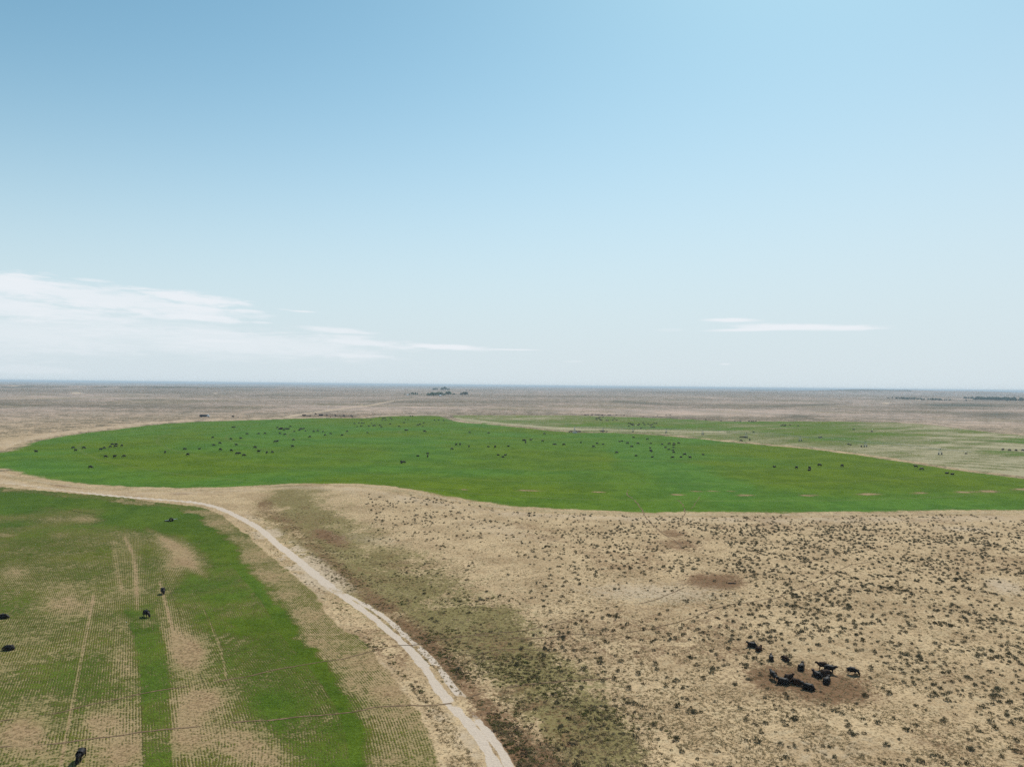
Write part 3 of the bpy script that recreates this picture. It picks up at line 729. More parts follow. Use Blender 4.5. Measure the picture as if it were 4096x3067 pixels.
FAR_CATTLE = [(143.8, 1809.9, 'g'), (292.9, 1794.4, 'g'), (302.9, 1804.4, 'g'), (335.1, 1795.1, 'g'), (403.3, 1801.0, 'g'), (417.0, 1795.1, 'g'), (441.1, 1790.3, 'g'), (449.3, 1780.6, 'g'), (464.5, 1781.0, 'g'), (462.6, 1789.2, 'g'), (487.5, 1785.5, 'g'), (422.6, 1829.9, 'g'), (458.6, 1830.3, 'g'), (496.0, 1828.5, 'g'), (362.2, 1872.9, 'g'), (660.6, 1812.2, 'f'), (738.8, 1799.5, 'g'), (751.4, 1821.8, 'g'), (797.4, 1796.6, 'l'), (850.8, 1752.8, 'g'), (879.3, 1775.8, 'g'), (854.8, 1784.0, 'g'), (881.5, 1801.8, 'g'), (930.5, 1711.7, 'g'), (937.9, 1710.6, 'g'), (987.9, 1738.4, 'g'), (1035.0, 1737.3, 'g'), (1059.5, 1736.2, 'g'), (1119.5, 1736.5, 'g'), (1139.5, 1739.9, 'g'), (923.4, 1758.8, 'g'), (963.1, 1756.5, 'g'), (944.9, 1782.5, 'g'), (1020.2, 1792.9, 'g'), (925.3, 1805.1, 'g'), (948.6, 1818.1, 'g'), (956.8, 1817.3, 'g'), (975.7, 1824.8, 'g'), (1034.6, 1809.9, 'g'), (1067.3, 1813.6, 'f'), (1089.1, 1811.8, 'f'), (1099.9, 1769.2, 'g'), (1108.8, 1768.8, 'g'), (1173.3, 1762.5, 'g'), (1169.9, 1788.4, 'g'), (1109.9, 1712.4, 'g'), (1161.4, 1708.4, 'g'), (1201.8, 1717.6, 'g'), (1207.0, 1717.6, 'g'), (1214.8, 1717.3, 'g'), (1197.7, 1723.6, 'g'), (1254.8, 1729.1, 'g'), (1271.1, 1725.4, 'g'), (1239.3, 1750.6, 'g'), (1300.4, 1742.5, 'g'), (1322.3, 1737.3, 'g'), (1368.3, 1743.6, 'g'), (1388.7, 1728.0, 'g'), (1177.4, 1726.5, 'l'), (1222.2, 1725.0, 'l'), (1291.5, 1726.5, 'l'), (1135.1, 1721.0, 'l'), (1469.5, 1731.3, 'l'), (1417.6, 1696.5, 'g'), (1436.1, 1693.9, 'g'), (1447.2, 1695.0, 'g'), (1455.4, 1693.2, 'l'), (1428.7, 1707.6, 'l'), (1445.0, 1706.5, 'g'), (1475.4, 1706.5, 'g'), (1493.6, 1705.0, 'g'), (1499.5, 1705.0, 'g'), (1519.2, 1704.3, 'g'), (1525.8, 1710.6, 'g'), (1560.7, 1698.0, 'g'), (1541.0, 1674.6, 'g'), (1535.5, 1673.1, 'l'), (1530.6, 1676.5, 'g'), (1528.8, 1682.0, 'l'), (1542.1, 1682.0, 'g'), (1561.4, 1675.4, 'g'), (1567.7, 1676.5, 'l'), (1596.3, 1707.6, 'g'), (1615.9, 1692.8, 'g'), (1621.8, 1722.8, 'g'), (1628.9, 1722.8, 'g'), (1605.2, 1852.6, 'f'), (1615.5, 1852.6, 'g'), (1321.9, 1669.8, 'f'), (1446.9, 1680.6, 'l'), (1482.1, 1680.6, 'l'), (1485.4, 1693.9, 'l'), (1621.5, 1679.1, 'l'), (1633.0, 1679.1, 'l'), (1121.0, 1716.5, 'h'), (1126.2, 1715.8, 'h'), (1130.7, 1717.6, 'h'), (1141.8, 1717.3, 'h'), (1146.2, 1718.4, 'h'), (1151.0, 1718.7, 'h'), (1155.1, 1717.3, 'h'), (1650.4, 1665.4, 'g'), (1641.5, 1665.4, 'g'), (1738.6, 1682.0, 'g'), (1754.9, 1682.4, 'g'), (1774.2, 1683.9, 'g'), (1694.9, 1693.9, 'g'), (1679.7, 1699.5, 'g'), (1671.1, 1702.4, 'g'), (1690.8, 1706.5, 'l'), (1696.3, 1726.9, 'g'), (1701.2, 1728.4, 'g'), (1878.4, 1732.1, 'g'), (1954.7, 1734.3, 'g'), (1825.0, 1780.6, 'f'), (1840.2, 1780.6, 'f'), (1875.8, 1788.8, 'f'), (1807.6, 1798.8, 'g'), (1953.6, 1787.7, 'l'), (1980.3, 1790.3, 'f'), (2033.3, 1785.8, 'l'), (1711.2, 1814.7, 'l'), (1710.8, 1828.5, 'f'), (1671.9, 1824.8, 'l'), (1992.9, 1820.7, 'l'), (2021.5, 1821.0, 'l'), (2011.4, 1828.5, 'l'), (2094.5, 1764.0, 'g'), (2100.0, 1764.3, 'g'), (2123.4, 1762.8, 'g'), (2102.3, 1772.9, 'f'), (2170.5, 1766.6, 'g'), (2177.5, 1736.9, 'g'), (2215.3, 1778.0, 'l'), (2222.0, 1778.4, 'l'), (2255.4, 1781.4, 'g'), (2323.6, 1773.2, 'f'), (2388.8, 1776.6, 'g'), (2374.0, 1789.5, 'g'), (2412.5, 1777.7, 'l'), (2277.6, 1729.9, 's'), (2283.2, 1729.1, 's'), (2288.7, 1729.5, 's'), (2306.2, 1729.1, 's'), (2311.7, 1729.9, 's'), (2319.1, 1728.7, 's'), (2404.4, 1727.6, 's'), (2410.3, 1727.3, 's'), (2415.5, 1727.3, 's'), (2427.0, 1727.3, 'l'), (2412.2, 1669.1, 'g'), (2397.4, 1670.8, 'g'), (2401.2, 1670.6, 'g'), (2383.5, 1675.4, 'g'), (2387.6, 1674.9, 'g'), (2393.9, 1673.9, 'g'), (2398.0, 1677.0, 'g'), (2387.0, 1680.5, 'g'), (2403.2, 1681.0, 'g'), (2405.9, 1681.8, 'g'), (2425.7, 1683.5, 'g'), (2432.3, 1683.7, 'g'), (2451.1, 1682.4, 'g'), (2457.7, 1675.6, 'g'), (2466.2, 1682.0, 'g'), (2514.5, 1696.1, 'g'), (2521.8, 1696.1, 'g'), (2532.0, 1696.6, 'g'), (2524.9, 1699.9, 'g'), (2529.5, 1701.8, 'g'), (2533.6, 1702.4, 'g'), (2515.7, 1706.5, 'g'), (2553.0, 1703.0, 'g'), (2557.1, 1698.8, 'g'), (2573.1, 1693.6, 'g'), (2577.9, 1700.7, 'g'), (2592.5, 1697.8, 'g'), (2602.2, 1702.4, 'g'), (2609.7, 1699.5, 'g'), (2617.4, 1694.1, 'g'), (2626.2, 1695.1, 'g'), (2607.0, 1710.3, 'g'), (2616.8, 1710.7, 'g'), (2563.8, 1714.9, 'g'), (2337.7, 1660.8, 's'), (2342.3, 1660.4, 's'), (2348.1, 1660.4, 's'), (2352.7, 1660.0, 's'), (2364.8, 1660.4, 's'), (2370.0, 1660.2, 's'), (2381.4, 1660.4, 's'), (2387.6, 1661.4, 's'), (2392.8, 1661.2, 's'), (2399.1, 1661.6, 's'), (2406.4, 1661.4, 's'), (2410.5, 1661.0, 's'), (2419.2, 1661.8, 's'), (2433.0, 1660.8, 's'), (2436.5, 1663.3, 's'), (2440.7, 1660.8, 's'), (2464.6, 1662.0, 's'), (2496.2, 1662.5, 's'), (2572.7, 1668.3, 's'), (2680.8, 1661.2, 's'), (2664.2, 1661.6, 's'), (2629.9, 1664.1, 's'), (2823.3, 1680.6, 'g'), (2884.5, 1685.0, 'g'), (2962.3, 1687.2, 'g'), (2939.3, 1685.4, 'l'), (2996.4, 1686.1, 'g'), (3006.8, 1687.2, 'g'), (3014.2, 1687.6, 'g'), (3023.5, 1686.5, 'g'), (3124.7, 1704.6, 'g'), (3131.7, 1701.7, 'g'), (3141.4, 1702.4, 'g'), (3138.0, 1705.8, 'g'), (3159.5, 1702.4, 'g'), (3192.5, 1705.0, 'g'), (3013.8, 1730.2, 'g'), (2962.7, 1750.6, 'g'), (2973.4, 1751.4, 'g'), (2980.8, 1751.4, 'g'), (2988.3, 1751.4, 'l'), (2999.0, 1761.7, 'f'), (2964.2, 1765.4, 'g'), (2467.0, 1813.6, 'g'), (2526.7, 1789.2, 'g'), (2510.0, 1775.1, 'g'), (2551.6, 1776.6, 'g'), (2533.8, 1752.1, 'g'), (2589.7, 1759.1, 'g'), (2487.8, 1764.7, 'l'), (2477.8, 1766.6, 'l'), (2603.5, 1774.3, 'l'), (2600.1, 1792.1, 'l'), (2603.5, 1801.8, 'l'), (2605.7, 1806.6, 'l'), (2648.3, 1777.3, 'l'), (2676.9, 1778.0, 'g'), (2695.8, 1777.7, 'g'), (2694.3, 1781.0, 'l'), (2714.7, 1775.1, 'g'), (2661.3, 1790.7, 'l'), (2694.3, 1790.7, 'l'), (2675.0, 1798.1, 'l'), (2692.1, 1802.5, 'l'), (2695.0, 1809.9, 'l'), (2544.9, 1823.6, 'l'), (2609.8, 1828.5, 'l'), (2690.2, 1832.9, 'g'), (2723.9, 1829.2, 'l'), (2738.8, 1821.0, 'g'), (2759.5, 1833.7, 'g'), (2812.9, 1819.2, 'l'), (3097.6, 1868.5, 'l'), (3186.2, 1874.4, 'f'), (3238.5, 1876.7, 'f'), (3237.0, 1882.2, 'l'), (3278.1, 1864.8, 'g'), (3277.8, 1752.5, 'g'), (3283.7, 1752.5, 'g'), (3368.7, 1867.4, 'f'), (3662.6, 1870.0, 'g'), (3686.7, 1880.4, 'g'), (3787.6, 1894.1, 'l'), (3809.1, 1898.2, 'l'), (3415.0, 1719.8, 'g'), (3487.3, 1728.4, 'g'), (3393.1, 1777.7, 'l'), (3402.0, 1780.3, 'l'), (3445.0, 1788.8, 'f'), (3863.6, 1815.5, 'l'), (4011.8, 1801.0, 'g'), (4037.8, 1803.6, 'g'), (4063.7, 1804.4, 'g'), (4091.6, 1804.4, 'g')]
CLUSTERS = [
    (0, 200, 1790, 1830, 'cow alone near the left tip of the green field'),
    (280, 345, 1780, 1815, 'the far left upper three'),
    (390, 500, 1770, 1805, "the field's left-end upper group"),
    (400, 510, 1815, 1835, "the field's left-end front row"),
    (340, 390, 1860, 1885, 'cow alone low on the left of the green field'),
    (640, 810, 1780, 1830, 'the four left of the herd'),
    (845, 890, 1740, 1810, "the scattered herd's left column"),
    (900, 990, 1750, 1790, "the scattered herd's left centre"),
    (915, 980, 1795, 1830, "the scattered herd's front"),
    (1010, 1200, 1760, 1820, "the scattered herd's right front"),
    (920, 945, 1700, 1720, "the field's upper left pair"),
    (980, 1150, 1725, 1745, 'the row above the scattered herd'),
    (1100, 1162, 1700, 1725, 'the huddle round the bare patch'),
    (1162, 1215, 1700, 1730, 'the knot right of the bare patch huddle'),
    (1215, 1475, 1715, 1760, 'the line right of scattered herd'),
    (1310, 1330, 1660, 1680, 'cow alone on the bare verge by the pens'),
    (1400, 1475, 1674, 1712, 'the far herd below the pens'),
    (1475, 1535, 1674, 1715, 'the middle herd right of pens'),
    (1515, 1580, 1665, 1686, "the knot at the field's rim"),
    (1540, 1612, 1690, 1710, 'the gap between the two far herds'),
    (1585, 1660, 1658, 1685, 'the strays along the upper rim'),
    (1600, 1710, 1685, 1735, 'the far mid-field herd'),
    (1735, 1780, 1675, 1690, 'the row of three near the upper rim'),
    (1600, 1620, 1845, 1860, 'the near pair in mid field'),
    (1660, 1720, 1805, 1835, 'the small trio right of the near pair'),
    (1800, 1960, 1725, 1805, 'the sparse mid-field left group'),
    (1950, 2040, 1780, 1835, 'the calves left of mid field'),
    (2080, 2200, 1730, 1778, 'the small herd in mid field'),
    (2200, 2420, 1760, 1800, 'the wide spread line in mid field'),
    (2270, 2330, 1722, 1735, 'the crowd round the pivot post'),
    (2400, 2435, 1722, 1735, 'the crowd under the second tower'),
    (2330, 2365, 1655, 1665, 'the left four by the back fence'),
    (2364, 2422, 1655, 1666, 'the long row by the back fence'),
    (2422, 2600, 1655, 1670, 'the loose tail by the back fence'),
    (2600, 2700, 1655, 1670, 'the strays beyond the back fence'),
    (2380, 2420, 1665, 1685, 'the left bunch on the far strip'),
    (2400, 2475, 1672, 1690, 'the right bunch on the far strip'),
    (2510, 2540, 1690, 1712, "the far strip's tight knot"),
    (2540, 2600, 1690, 1720, "the far strip herd's middle"),
    (2590, 2640, 1690, 1715, "the far strip herd's right end"),
    (2800, 3030, 1675, 1692, 'the line along the far field rim'),
    (3110, 3200, 1695, 1710, 'the six on the far right strip'),
    (2950, 3020, 1720, 1770, 'the crowd on the pale stubble'),
    (3260, 3300, 1745, 1760, 'the pair left of a tower'),
    (3380, 3500, 1715, 1735, 'the far right strip pair'),
    (3380, 3460, 1770, 1795, 'the trio beside a wheeled tower'),
    (3850, 3880, 1805, 1825, "cow lying at the pipe's end"),
    (4000, 4100, 1790, 1815, 'the line at the far right edge'),
    (2455, 2600, 1745, 1770, 'the upper left of the resting herd'),
    (2455, 2560, 1770, 1830, 'the left of the resting herd'),
    (2590, 2612, 1770, 1835, 'the column in the resting herd'),
    (2640, 2720, 1770, 1795, 'the top of the resting herd'),
    (2655, 2700, 1788, 1815, 'the middle of the resting herd'),
    (2680, 2820, 1815, 1840, 'the front row of the resting herd'),
    (3090, 3380, 1855, 1890, 'the strays right of resting herd'),
    (3650, 3820, 1860, 1905, 'the four by the stubble edge')]
ORD = ['first', 'second', 'third', 'fourth', 'fifth', 'sixth', 'seventh', 'eighth', 'ninth', 'tenth', 'eleventh', 'twelfth']
members = {}
for (cx, cy, k) in FAR_CATTLE:
    ci = next((i for i, q in enumerate(CLUSTERS) if q[0] <= cx < q[1] and q[2] <= cy < q[3]), -1)
    members.setdefault(ci, []).append((cx, cy, k))
ncow = 0
for ci, lst in members.items():
    ph = CLUSTERS[ci][4] if ci >= 0 else 'the far fields'
    lst.sort()
    for n, (cx, cy, k) in enumerate(lst):
        sc = 1.06 + rng.uniform(-.07, .07)
        yaw = rng.choice([0, 180]) + rng.uniform(-28, 28)
        brown = False; cat = 'cow'
        if k == 'g': pose = 'graze' if rng.random() < 0.8 else 'stand'; w = 'grazing' if pose == 'graze' else 'standing'
        elif k == 'f': pose = 'graze'; yaw = rng.choice([90, -90]) + rng.uniform(-20, 20); w = 'standing end-on'
        elif k == 'l': pose = 'rest' if rng.random() < .5 else 'lie'; sc *= 0.82; w = 'lying'
        elif k == 'h': pose = 'stand'; brown = True; w = 'standing'
        else: pose = 'stand'; w = 'standing'; yaw += rng.uniform(-30, 30)
        colr = 'brown-black' if brown else 'black'
        if len(lst) == 1:
            lab = f'{colr} {w} ' + ph if ph.startswith('cow') else f'{colr} cow {w}, ' + ph
        elif n == 0: lab = f'{colr} cow {w}, leftmost of {ph}'
        elif n == len(lst) - 1: lab = f'{colr} cow {w}, rightmost of {ph}'
        else: lab = f'{colr} cow {w}, {ORD[n]} from left in {ph}'
        cow(cx, cy, pose, yaw, sc * 1.08, lab, 'cattle spread over the fields', brown); ncow += 1
print('far cattle', ncow, 'unassigned', members.get(-1))

# ---------------------------------------------------------------- mesh builder
class MB:
    def __init__(self): self.bm = bmesh.new()
    def box(self, c, s, rot=0.0, bevel=0.0):
        r = bmesh.ops.create_cube(self.bm, size=1.0, matrix=Matrix.Translation(c) @ Matrix.Rotation(rot, 4, 'Z') @ Matrix.Diagonal((s[0], s[1], s[2], 1)))
        if bevel:
            es = {e for v in r['verts'] for e in v.link_edges}
            bmesh.ops.bevel(self.bm, geom=list(es), offset=bevel, segments=2, affect='EDGES', profile=0.7)
        return self
    def rod(self, a, b, r, n=8, r2=None):
        a = Vector(a); b = Vector(b); d = b - a
        mtx = Matrix.Translation((a + b) / 2) @ d.to_track_quat('Z', 'Y').to_matrix().to_4x4()
        bmesh.ops.create_cone(self.bm, cap_ends=True, segments=n, radius1=r, radius2=r if r2 is None else r2, depth=d.length, matrix=mtx)
        return self
    def tyre(self, c, R, w, axis='Y', n=24):
        mtx = Matrix.Translation(c)
        if axis == 'Y': mtx = mtx @ Matrix.Rotation(math.pi / 2, 4, 'X')
        elif axis == 'X': mtx = mtx @ Matrix.Rotation(math.pi / 2, 4, 'Y')
        prof = [(R * .55, -w * .35), (R * .8, -w * .5), (R * .96, -w * .42), (R, -w * .2), (R, w * .2), (R * .96, w * .42), (R * .8, w * .5), (R * .55, w * .35)]
        rings = []
        for i in range(n):
            a = 2 * math.pi * i / n; lug = 1.0 + (0.03 if i % 2 else 0)
            rings.append([self.bm.verts.new(mtx @ Vector((math.cos(a) * p[0] * lug, math.sin(a) * p[0] * lug, p[1]))) for p in prof])
        for i in range(n):
            A_, B_ = rings[i], rings[(i + 1) % n]
            for j in range(len(prof)):
                k = (j + 1) % len(prof)
                self.bm.faces.new((A_[j], A_[k], B_[k], B_[j]))
        return self
    def me(self, name, mt, smooth=False):
        bmesh.ops.recalc_face_normals(self.bm, faces=self.bm.faces)
        me = bpy.data.meshes.new(name); self.bm.to_mesh(me); self.bm.free()
        me.materials.append(mt)
        if smooth: me.polygons.foreach_set('use_smooth', np.ones(len(me.polygons), bool))
        return me
def empty(name, loc, yaw=0.0, **props):
    o = bpy.data.objects.new(name, None); scene.collection.objects.link(o)
    o.location = loc; o.rotation_euler = (0, 0, yaw)
    for k, v in props.items(): o[k] = v
    return o

# ---------------------------------------------------------------- irrigation machine
tower_px = [(2412, 1727.5), (2532, 1729), (2665, 1732), (2811, 1739), (2985, 1750), (3201, 1765), (3462, 1787.5), (3761, 1818.5)]
pv = g1(2298, 1728.5)
root = empty('irrigation_pivot', pv, label='long wheeled irrigation machine of galvanised pipe standing across the pale stubble', category='irrigation machine')
post = MB()
TOPZ = 4.0
base_h = 5.4
for sx in (-1, 1):
    for sy in (-1, 1):
        post.rod((sx * 1.3, sy * 1.3, -.2), (sx * .35, sy * .35, 3.9), 0.06)
        post.rod((sx * 1.3, sy * 1.3, 0.3), (-sx * 1.3, sy * 1.3, 0.3), 0.04).rod((sx * .9, sy * .9, 1.6), (-sx * .9, sy * .9, 1.6), .04)
post.rod((0, 0, 0), (0, 0, base_h), 0.22, 12).rod((0, 0, base_h - .4), (1.0, -.2, base_h - .1), .12)
post.box((0.9, -1.0, 1.4), (0.6, 0.35, 1.1), bevel=.03)
link('pivot_post', post.me('pivot_post', M_GALV), root)
tw = MB()                                        # tower frame, local x along travel, y along the pipe
for s in (-1, 1):
    for q in (-1, 1):
        tw.rod((s * 1.9, q * 0.25, 0.75), (s * 0.25, q * .9, 3.3), 0.05)
    tw.rod((s * 1.9, 0, 0.75), (s * 0.2, 0, 3.75), 0.06)
    tw.rod((s * 1.25, -.5, 1.8), (s * 1.25, .5, 1.8), .035)
tw.rod((-2.0, 0, 0.75), (2.0, 0, 0.75), 0.09).rod((-1.25, 0, 1.8), (1.25, 0, 1.8), 0.04).rod((-1.25, 0, 1.8), (1.9, 0, .75), .03)
tw_me = tw.me('tower', M_GALV)
wb = MB(); wb.tyre((0, 0, 0), 0.70, 0.36, 'Y'); wheel_me = wb.me('wheel', M_RUBBER, True)
rb = MB(); rb.rod((0, -.12, 0), (0, .12, 0), .38, 16); rim_me = rb.me('rim', M_GALV)
bx_ = MB().box((0, 0, 0), (.45, .35, .6), bevel=.03).me('control_box', M_DARKBLUE)
tops = [Vector((0, 0, base_h - .3))]
tw_pts = [g1(*q) - pv for q in tower_px]
for i, p in enumerate(tw_pts):
    prev = tw_pts[i - 1] if i else Vector((0, 0, 0)); nxt = tw_pts[i + 1] if i + 1 < len(tw_pts) else p + (p - prev)
    dvec = (nxt - prev); yaw = math.atan2(dvec.y, dvec.x) - math.pi / 2
    if i in (6, 7): yaw += 0.15
    t = link('tower', tw_me, root); t.location = p; t.rotation_euler = (0, 0, yaw)
    for s in (-1, 1):
        w = link('wheel', wheel_me, t); w.location = (s * 1.9, 0, 0.68)
        q = link('rim', rim_me, t); q.location = (s * 1.9, 0, 0.68)
    b_ = link('control_box', bx_, t); b_.location = (0.55, .3, 4.1)
    tops.append(p + Vector((0, 0, 3.85)))
d_end = (tw_pts[-1] - tw_pts[-2]).normalized()
tops.append(tops[-1] + d_end * 22 + Vector((0, 0, .2)))
for i in range(len(tops) - 1):
    a, b = tops[i], tops[i + 1]
    sp = MB(); n = 8; L = (b - a).length
    arch = 0.85 if i < len(tops) - 2 else 0.0
    P_ = [a.lerp(b, k / n) + Vector((0, 0, arch * 4 * (k / n) * (1 - k / n))) for k in range(n + 1)]
    side = Vector((-(b - a).y, (b - a).x, 0)).normalized()
    for k in range(n):
        sp.rod(P_[k], P_[k + 1], 0.075, 8)
    link('pipe_span', sp.me('pipe_span', M_GALV), root)
    tr = MB()
    low = [a.lerp(b, k / n) + Vector((0, 0, -0.15 - 0.9 * math.sin(math.pi * k / n))) for k in range(n + 1)]
    if arch:
        for k in range(n):
            for s in (-1, 1):
                tr.rod(low[k] + side * s * .5, low[k + 1] + side * s * .5, .018, 4)
            if 0 < k:
                for s in (-1, 1): tr.rod(P_[k], low[k] + side * s * .5, .025, 4)
                tr.rod(low[k] + side * .5, low[k] - side * .5, .02, 4)
        link('truss', tr.me('truss', M_GALV), root)
    dr = MB()
    for k in range(1, n):
        q = P_[k]; gz = H1(pv.x + q.x, pv.y + q.y) - pv.z
        dr.rod(q + side * .3, Vector((q.x + side.x * .3, q.y + side.y * .3, gz + 1.6)), .025, 4)
    link('drop_hoses', dr.me('drop_hoses', M_RUBBER), root)

# ---------------------------------------------------------------- hay ring at the huddle, trough at the pivot
def tank(px, py, R, h, m_, name, label, cat):
    p = g1(px, py); b = MB(); n = 28
    prof = [(R, 0), (R, h), (R - .06, h + .03), (R - .10, h), (R - .10, .25), (0.01, .25)]
    rings = [[b.bm.verts.new((math.cos(2 * math.pi * i / n) * r, math.sin(2 * math.pi * i / n) * r, zz)) for (r, zz) in prof] for i in range(n)]
    for i in range(n):
        A_, B_ = rings[i], rings[(i + 1) % n]
        for j in range(len(prof) - 1): b.bm.faces.new((A_[j], A_[j + 1], B_[j + 1], B_[j]))
    o = link(name, b.me(name, m_, True), label=label, category=cat); o.location = p
    return o
tank(2300, 1731, 2.2, .6, M_GALV, 'water_trough', 'round steel water trough at the foot of the pivot post', 'trough')
tank(1121, 1717, 2.0, .8, M_RUST, 'hay_feeder', 'rusty round feeder in the middle of the cattle huddle', 'feeder')

# ---------------------------------------------------------------- stock lorry and trailers on the far verge
def lorry():
    p = g1(817, 1668.5); s = 1.0
    r = empty('livestock_truck', p, 0.02, label='white-cabbed truck with long dark body parked on the verge at the upper left', category='truck')
    b = MB().box((-1.2, 0, 2.05), (8.4, 2.5, 2.5), bevel=.08)
    for i in range(9): b.box((-5.0 + i * .95, -1.27, 2.05), (.07, .06, 2.3))
    for k in range(3): b.box((-1.2, -1.262, 1.3 + k * .7), (8.3, .03, .08))
    link('cargo_body', b.me('cargo_body', M_DARKBLUE), r)
    c = MB().box((4.6, 0, 1.95), (1.9, 2.3, 2.2), bevel=.18).box((5.95, 0, 1.35), (1.3, 2.1, 1.0), bevel=.18).box((4.5, 0, 3.25), (1.6, 2.1, .5), bevel=.15)
    cabo = link('cab', c.me('cab', M_WHITE), r)
    w = MB().box((5.57, 0, 2.4), (.05, 1.9, .8)).box((4.75, -1.17, 2.35), (.9, .04, .7)).box((4.75, 1.17, 2.35), (.9, .04, .7))
    link('windows', w.me('windows', M_GLASS), cabo)
    f = MB().box((0.3, 0, .72), (10.6, 1.0, .22)); link('chassis', f.me('chassis', M_RUST), r)
    for wx in (-4.3, -3.2, 5.6):
        for sy in (-1, 1):
            q = link('wheel', bpy.data.meshes.get('truck_wheel') or MB().tyre((0, 0, 0), .52, .32).me('truck_wheel', M_RUBBER, True), r); q.location = (wx, sy * 1.05, .52)
lorry()
def small_trailer(px, py, L, label, name='stock_trailer', cat='trailer', yaw=0.05, m_=None, h=1.3):
    p = g1(px, py); r = empty(name, p, yaw, label=label, category=cat)
    b = MB().box((0, 0, .55 + h / 2), (L, 1.9, h), bevel=.06)
    for k in range(3): b.box((0, -.97, .8 + k * h / 3.2), (L * .97, .04, .07))
    link('body', b.me('body', m_ or M_RUST), r)
    link('drawbar', MB().rod((L / 2, 0, .5), (L / 2 + 1.3, 0, .4), .06).me('drawbar', M_RUST), r)
    for wx in (-.5, .5):
        for sy in (-1, 1):
            q = link('wheel', bpy.data.meshes.get('trailer_wheel') or MB().tyre((0, 0, 0), .36, .24).me('trailer_wheel', M_RUBBER, True), r); q.location = (wx, sy * 1.05, .36)
small_trailer(932, 1668, 2.9, 'small rust-dark trailer standing alone right of the white-cabbed truck')
fl = g1(953, 1669); o = link('feed_bunk', MB().box((0, 0, .25), (2.2, .8, .5), bevel=.05).box((0, 0, .45), (1.9, .5, .25), bevel=.03).me('feed_bunk', M_WOODP), label='low flat wooden bunk on the verge beside the small trailer', category='bunk'); o.location = fl
small_trailer(1216, 1664, 4.6, 'longer dark stock trailer at the left end of the pens', h=1.7)
for i, (px, py, L) in enumerate([(1229, 1664.5, 1.5), (1236, 1665, 1.3), (1242, 1664.5, 1.3)]):
    p = g1(px, py)
    b = MB().box((0, 0, .65), (L, 1.2, 1.1), bevel=.12).rod((-L / 2, 0, .2), (-L / 2, 0, 1.4), .06).box((0, 0, .08), (L + .3, 1.4, .12))
    o = link('feed_bin', b.me('feed_bin', M_RUST), label=['dark feed bin nearest the long stock trailer, left of three', 'dark feed bin in the middle of three by the pens', 'dark feed bin, right of three by the pens'][i], category='bin', group='feed bins by the pens'); o.location = p
# loader tractor
p = g1(1263, 1658.5); r = empty('tractor', p, 0.2, label='dark tractor standing behind the pens, left of the blue trough', category='tractor')
link('body', MB().box((0.5, 0, 1.1), (1.9, .8, .7), bevel=.1).box((-.7, 0, 1.9), (1.2, 1.2, 1.4), bevel=.12).rod((.9, .2, 1.4), (.9, .2, 2.3), .05).me('body', M_RUST), r)
for wx, R_ in ((-.8, .75), (1.2, .45)):
    for sy in (-1, 1):
        q = link('wheel', MB().tyre((0, 0, 0), R_, .4).me('tractor_wheel', M_RUBBER, True), r); q.location = (wx, sy * .8, R_)
# long dark blue panel-sided chute
p = g1(1284, 1662); r = empty('loading_chute', p, -0.12, label='dark blue long sheet-sided loading chute at the left end of the corral rails', category='chute')
link('side_panels', MB().box((0, -.6, 1.0), (6.0, .08, 1.9)).box((0, .6, 1.0), (6.0, .08, 1.9)).box((-2.9, 0, 1.3), (.1, 1.2, 2.5)).me('side_panels', M_DARKBLUE), r)
link('floor', MB().box((0, 0, .3), (5.9, 1.1, .1)).me('floor', M_WOODP), r)
def fence(pts, label, name='corral_fence', post_h=1.9, rails=4, step=2.6, group=None, m_=None, cat='fence'):
    W_ = [g1(*q) for q in pts]
    r = empty(name, W_[0], 0, label=label, category=cat)
    if group: r['group'] = group
    o0 = W_[0]; P_ = []
    for a, b in zip(W_[:-1], W_[1:]):
        n = max(1, int(round((b - a).length / step)))
        for k in range(n):
            q = a.lerp(b, k / n); P_.append(Vector((q.x, q.y, H1(q.x, q.y))))
    P_.append(W_[-1])
    rb_ = MB()
    for a, b in zip(P_[:-1], P_[1:]):
        for k in range(rails):
            h = post_h * (0.25 + 0.68 * k / max(1, rails - 1)) if rails > 1 else post_h * .8
            rb_.rod(a - o0 + Vector((0, 0, h)), b - o0 + Vector((0, 0, h)), .05, 5)
    pm = MB().rod((0, 0, -.3), (0, 0, post_h), .09, 6).me('post', m_ or M_WOODP)
    link('rails', rb_.me('rails', m_ or M_WOODP), r)
    for q in P_[:100]:
        o = link('post', pm, r); o.location = q - o0
    return r
fence([(1296, 1664), (1340, 1666), (1380, 1668), (1425, 1669.5)], 'near run of dark corral rails sloping down toward the green field', rails=5, post_h=1.9)
fence([(1300, 1660.5), (1350, 1662), (1400, 1663), (1440, 1664.5)], 'back run of corral rails behind the near run', rails=4, post_h=2.1)
fence([(1310, 1664.6), (1306, 1660.8)], 'first short cross fence from the chute in the corral', rails=5)
fence([(1345, 1666.2), (1339, 1661.8)], 'second short cross fence from the chute in the corral', rails=5)
fence([(1380, 1668), (1372, 1662.6)], 'third short cross fence from the chute in the corral', rails=5)
fence([(1412, 1669), (1402, 1663.2)], 'last short cross fence at the right end of the corral', rails=5)
fence([(1190, 1654.5), (1250, 1655), (1330, 1656.5), (1480, 1661)], 'thin rail fence running behind the pens and the long trailer', name='rail_fence', rails=2, post_h=1.3, step=5, m_=M_RUST)
fence([(1830, 1657.5), (2000, 1658), (2200, 1658), (2340, 1661), (2460, 1663.5), (2600, 1668), (2750, 1673.5), (2860, 1680)], 'wire fence along the far edge of the stubble field', name='wire_fence', rails=3, post_h=1.25, step=5, m_=M_WOODP)

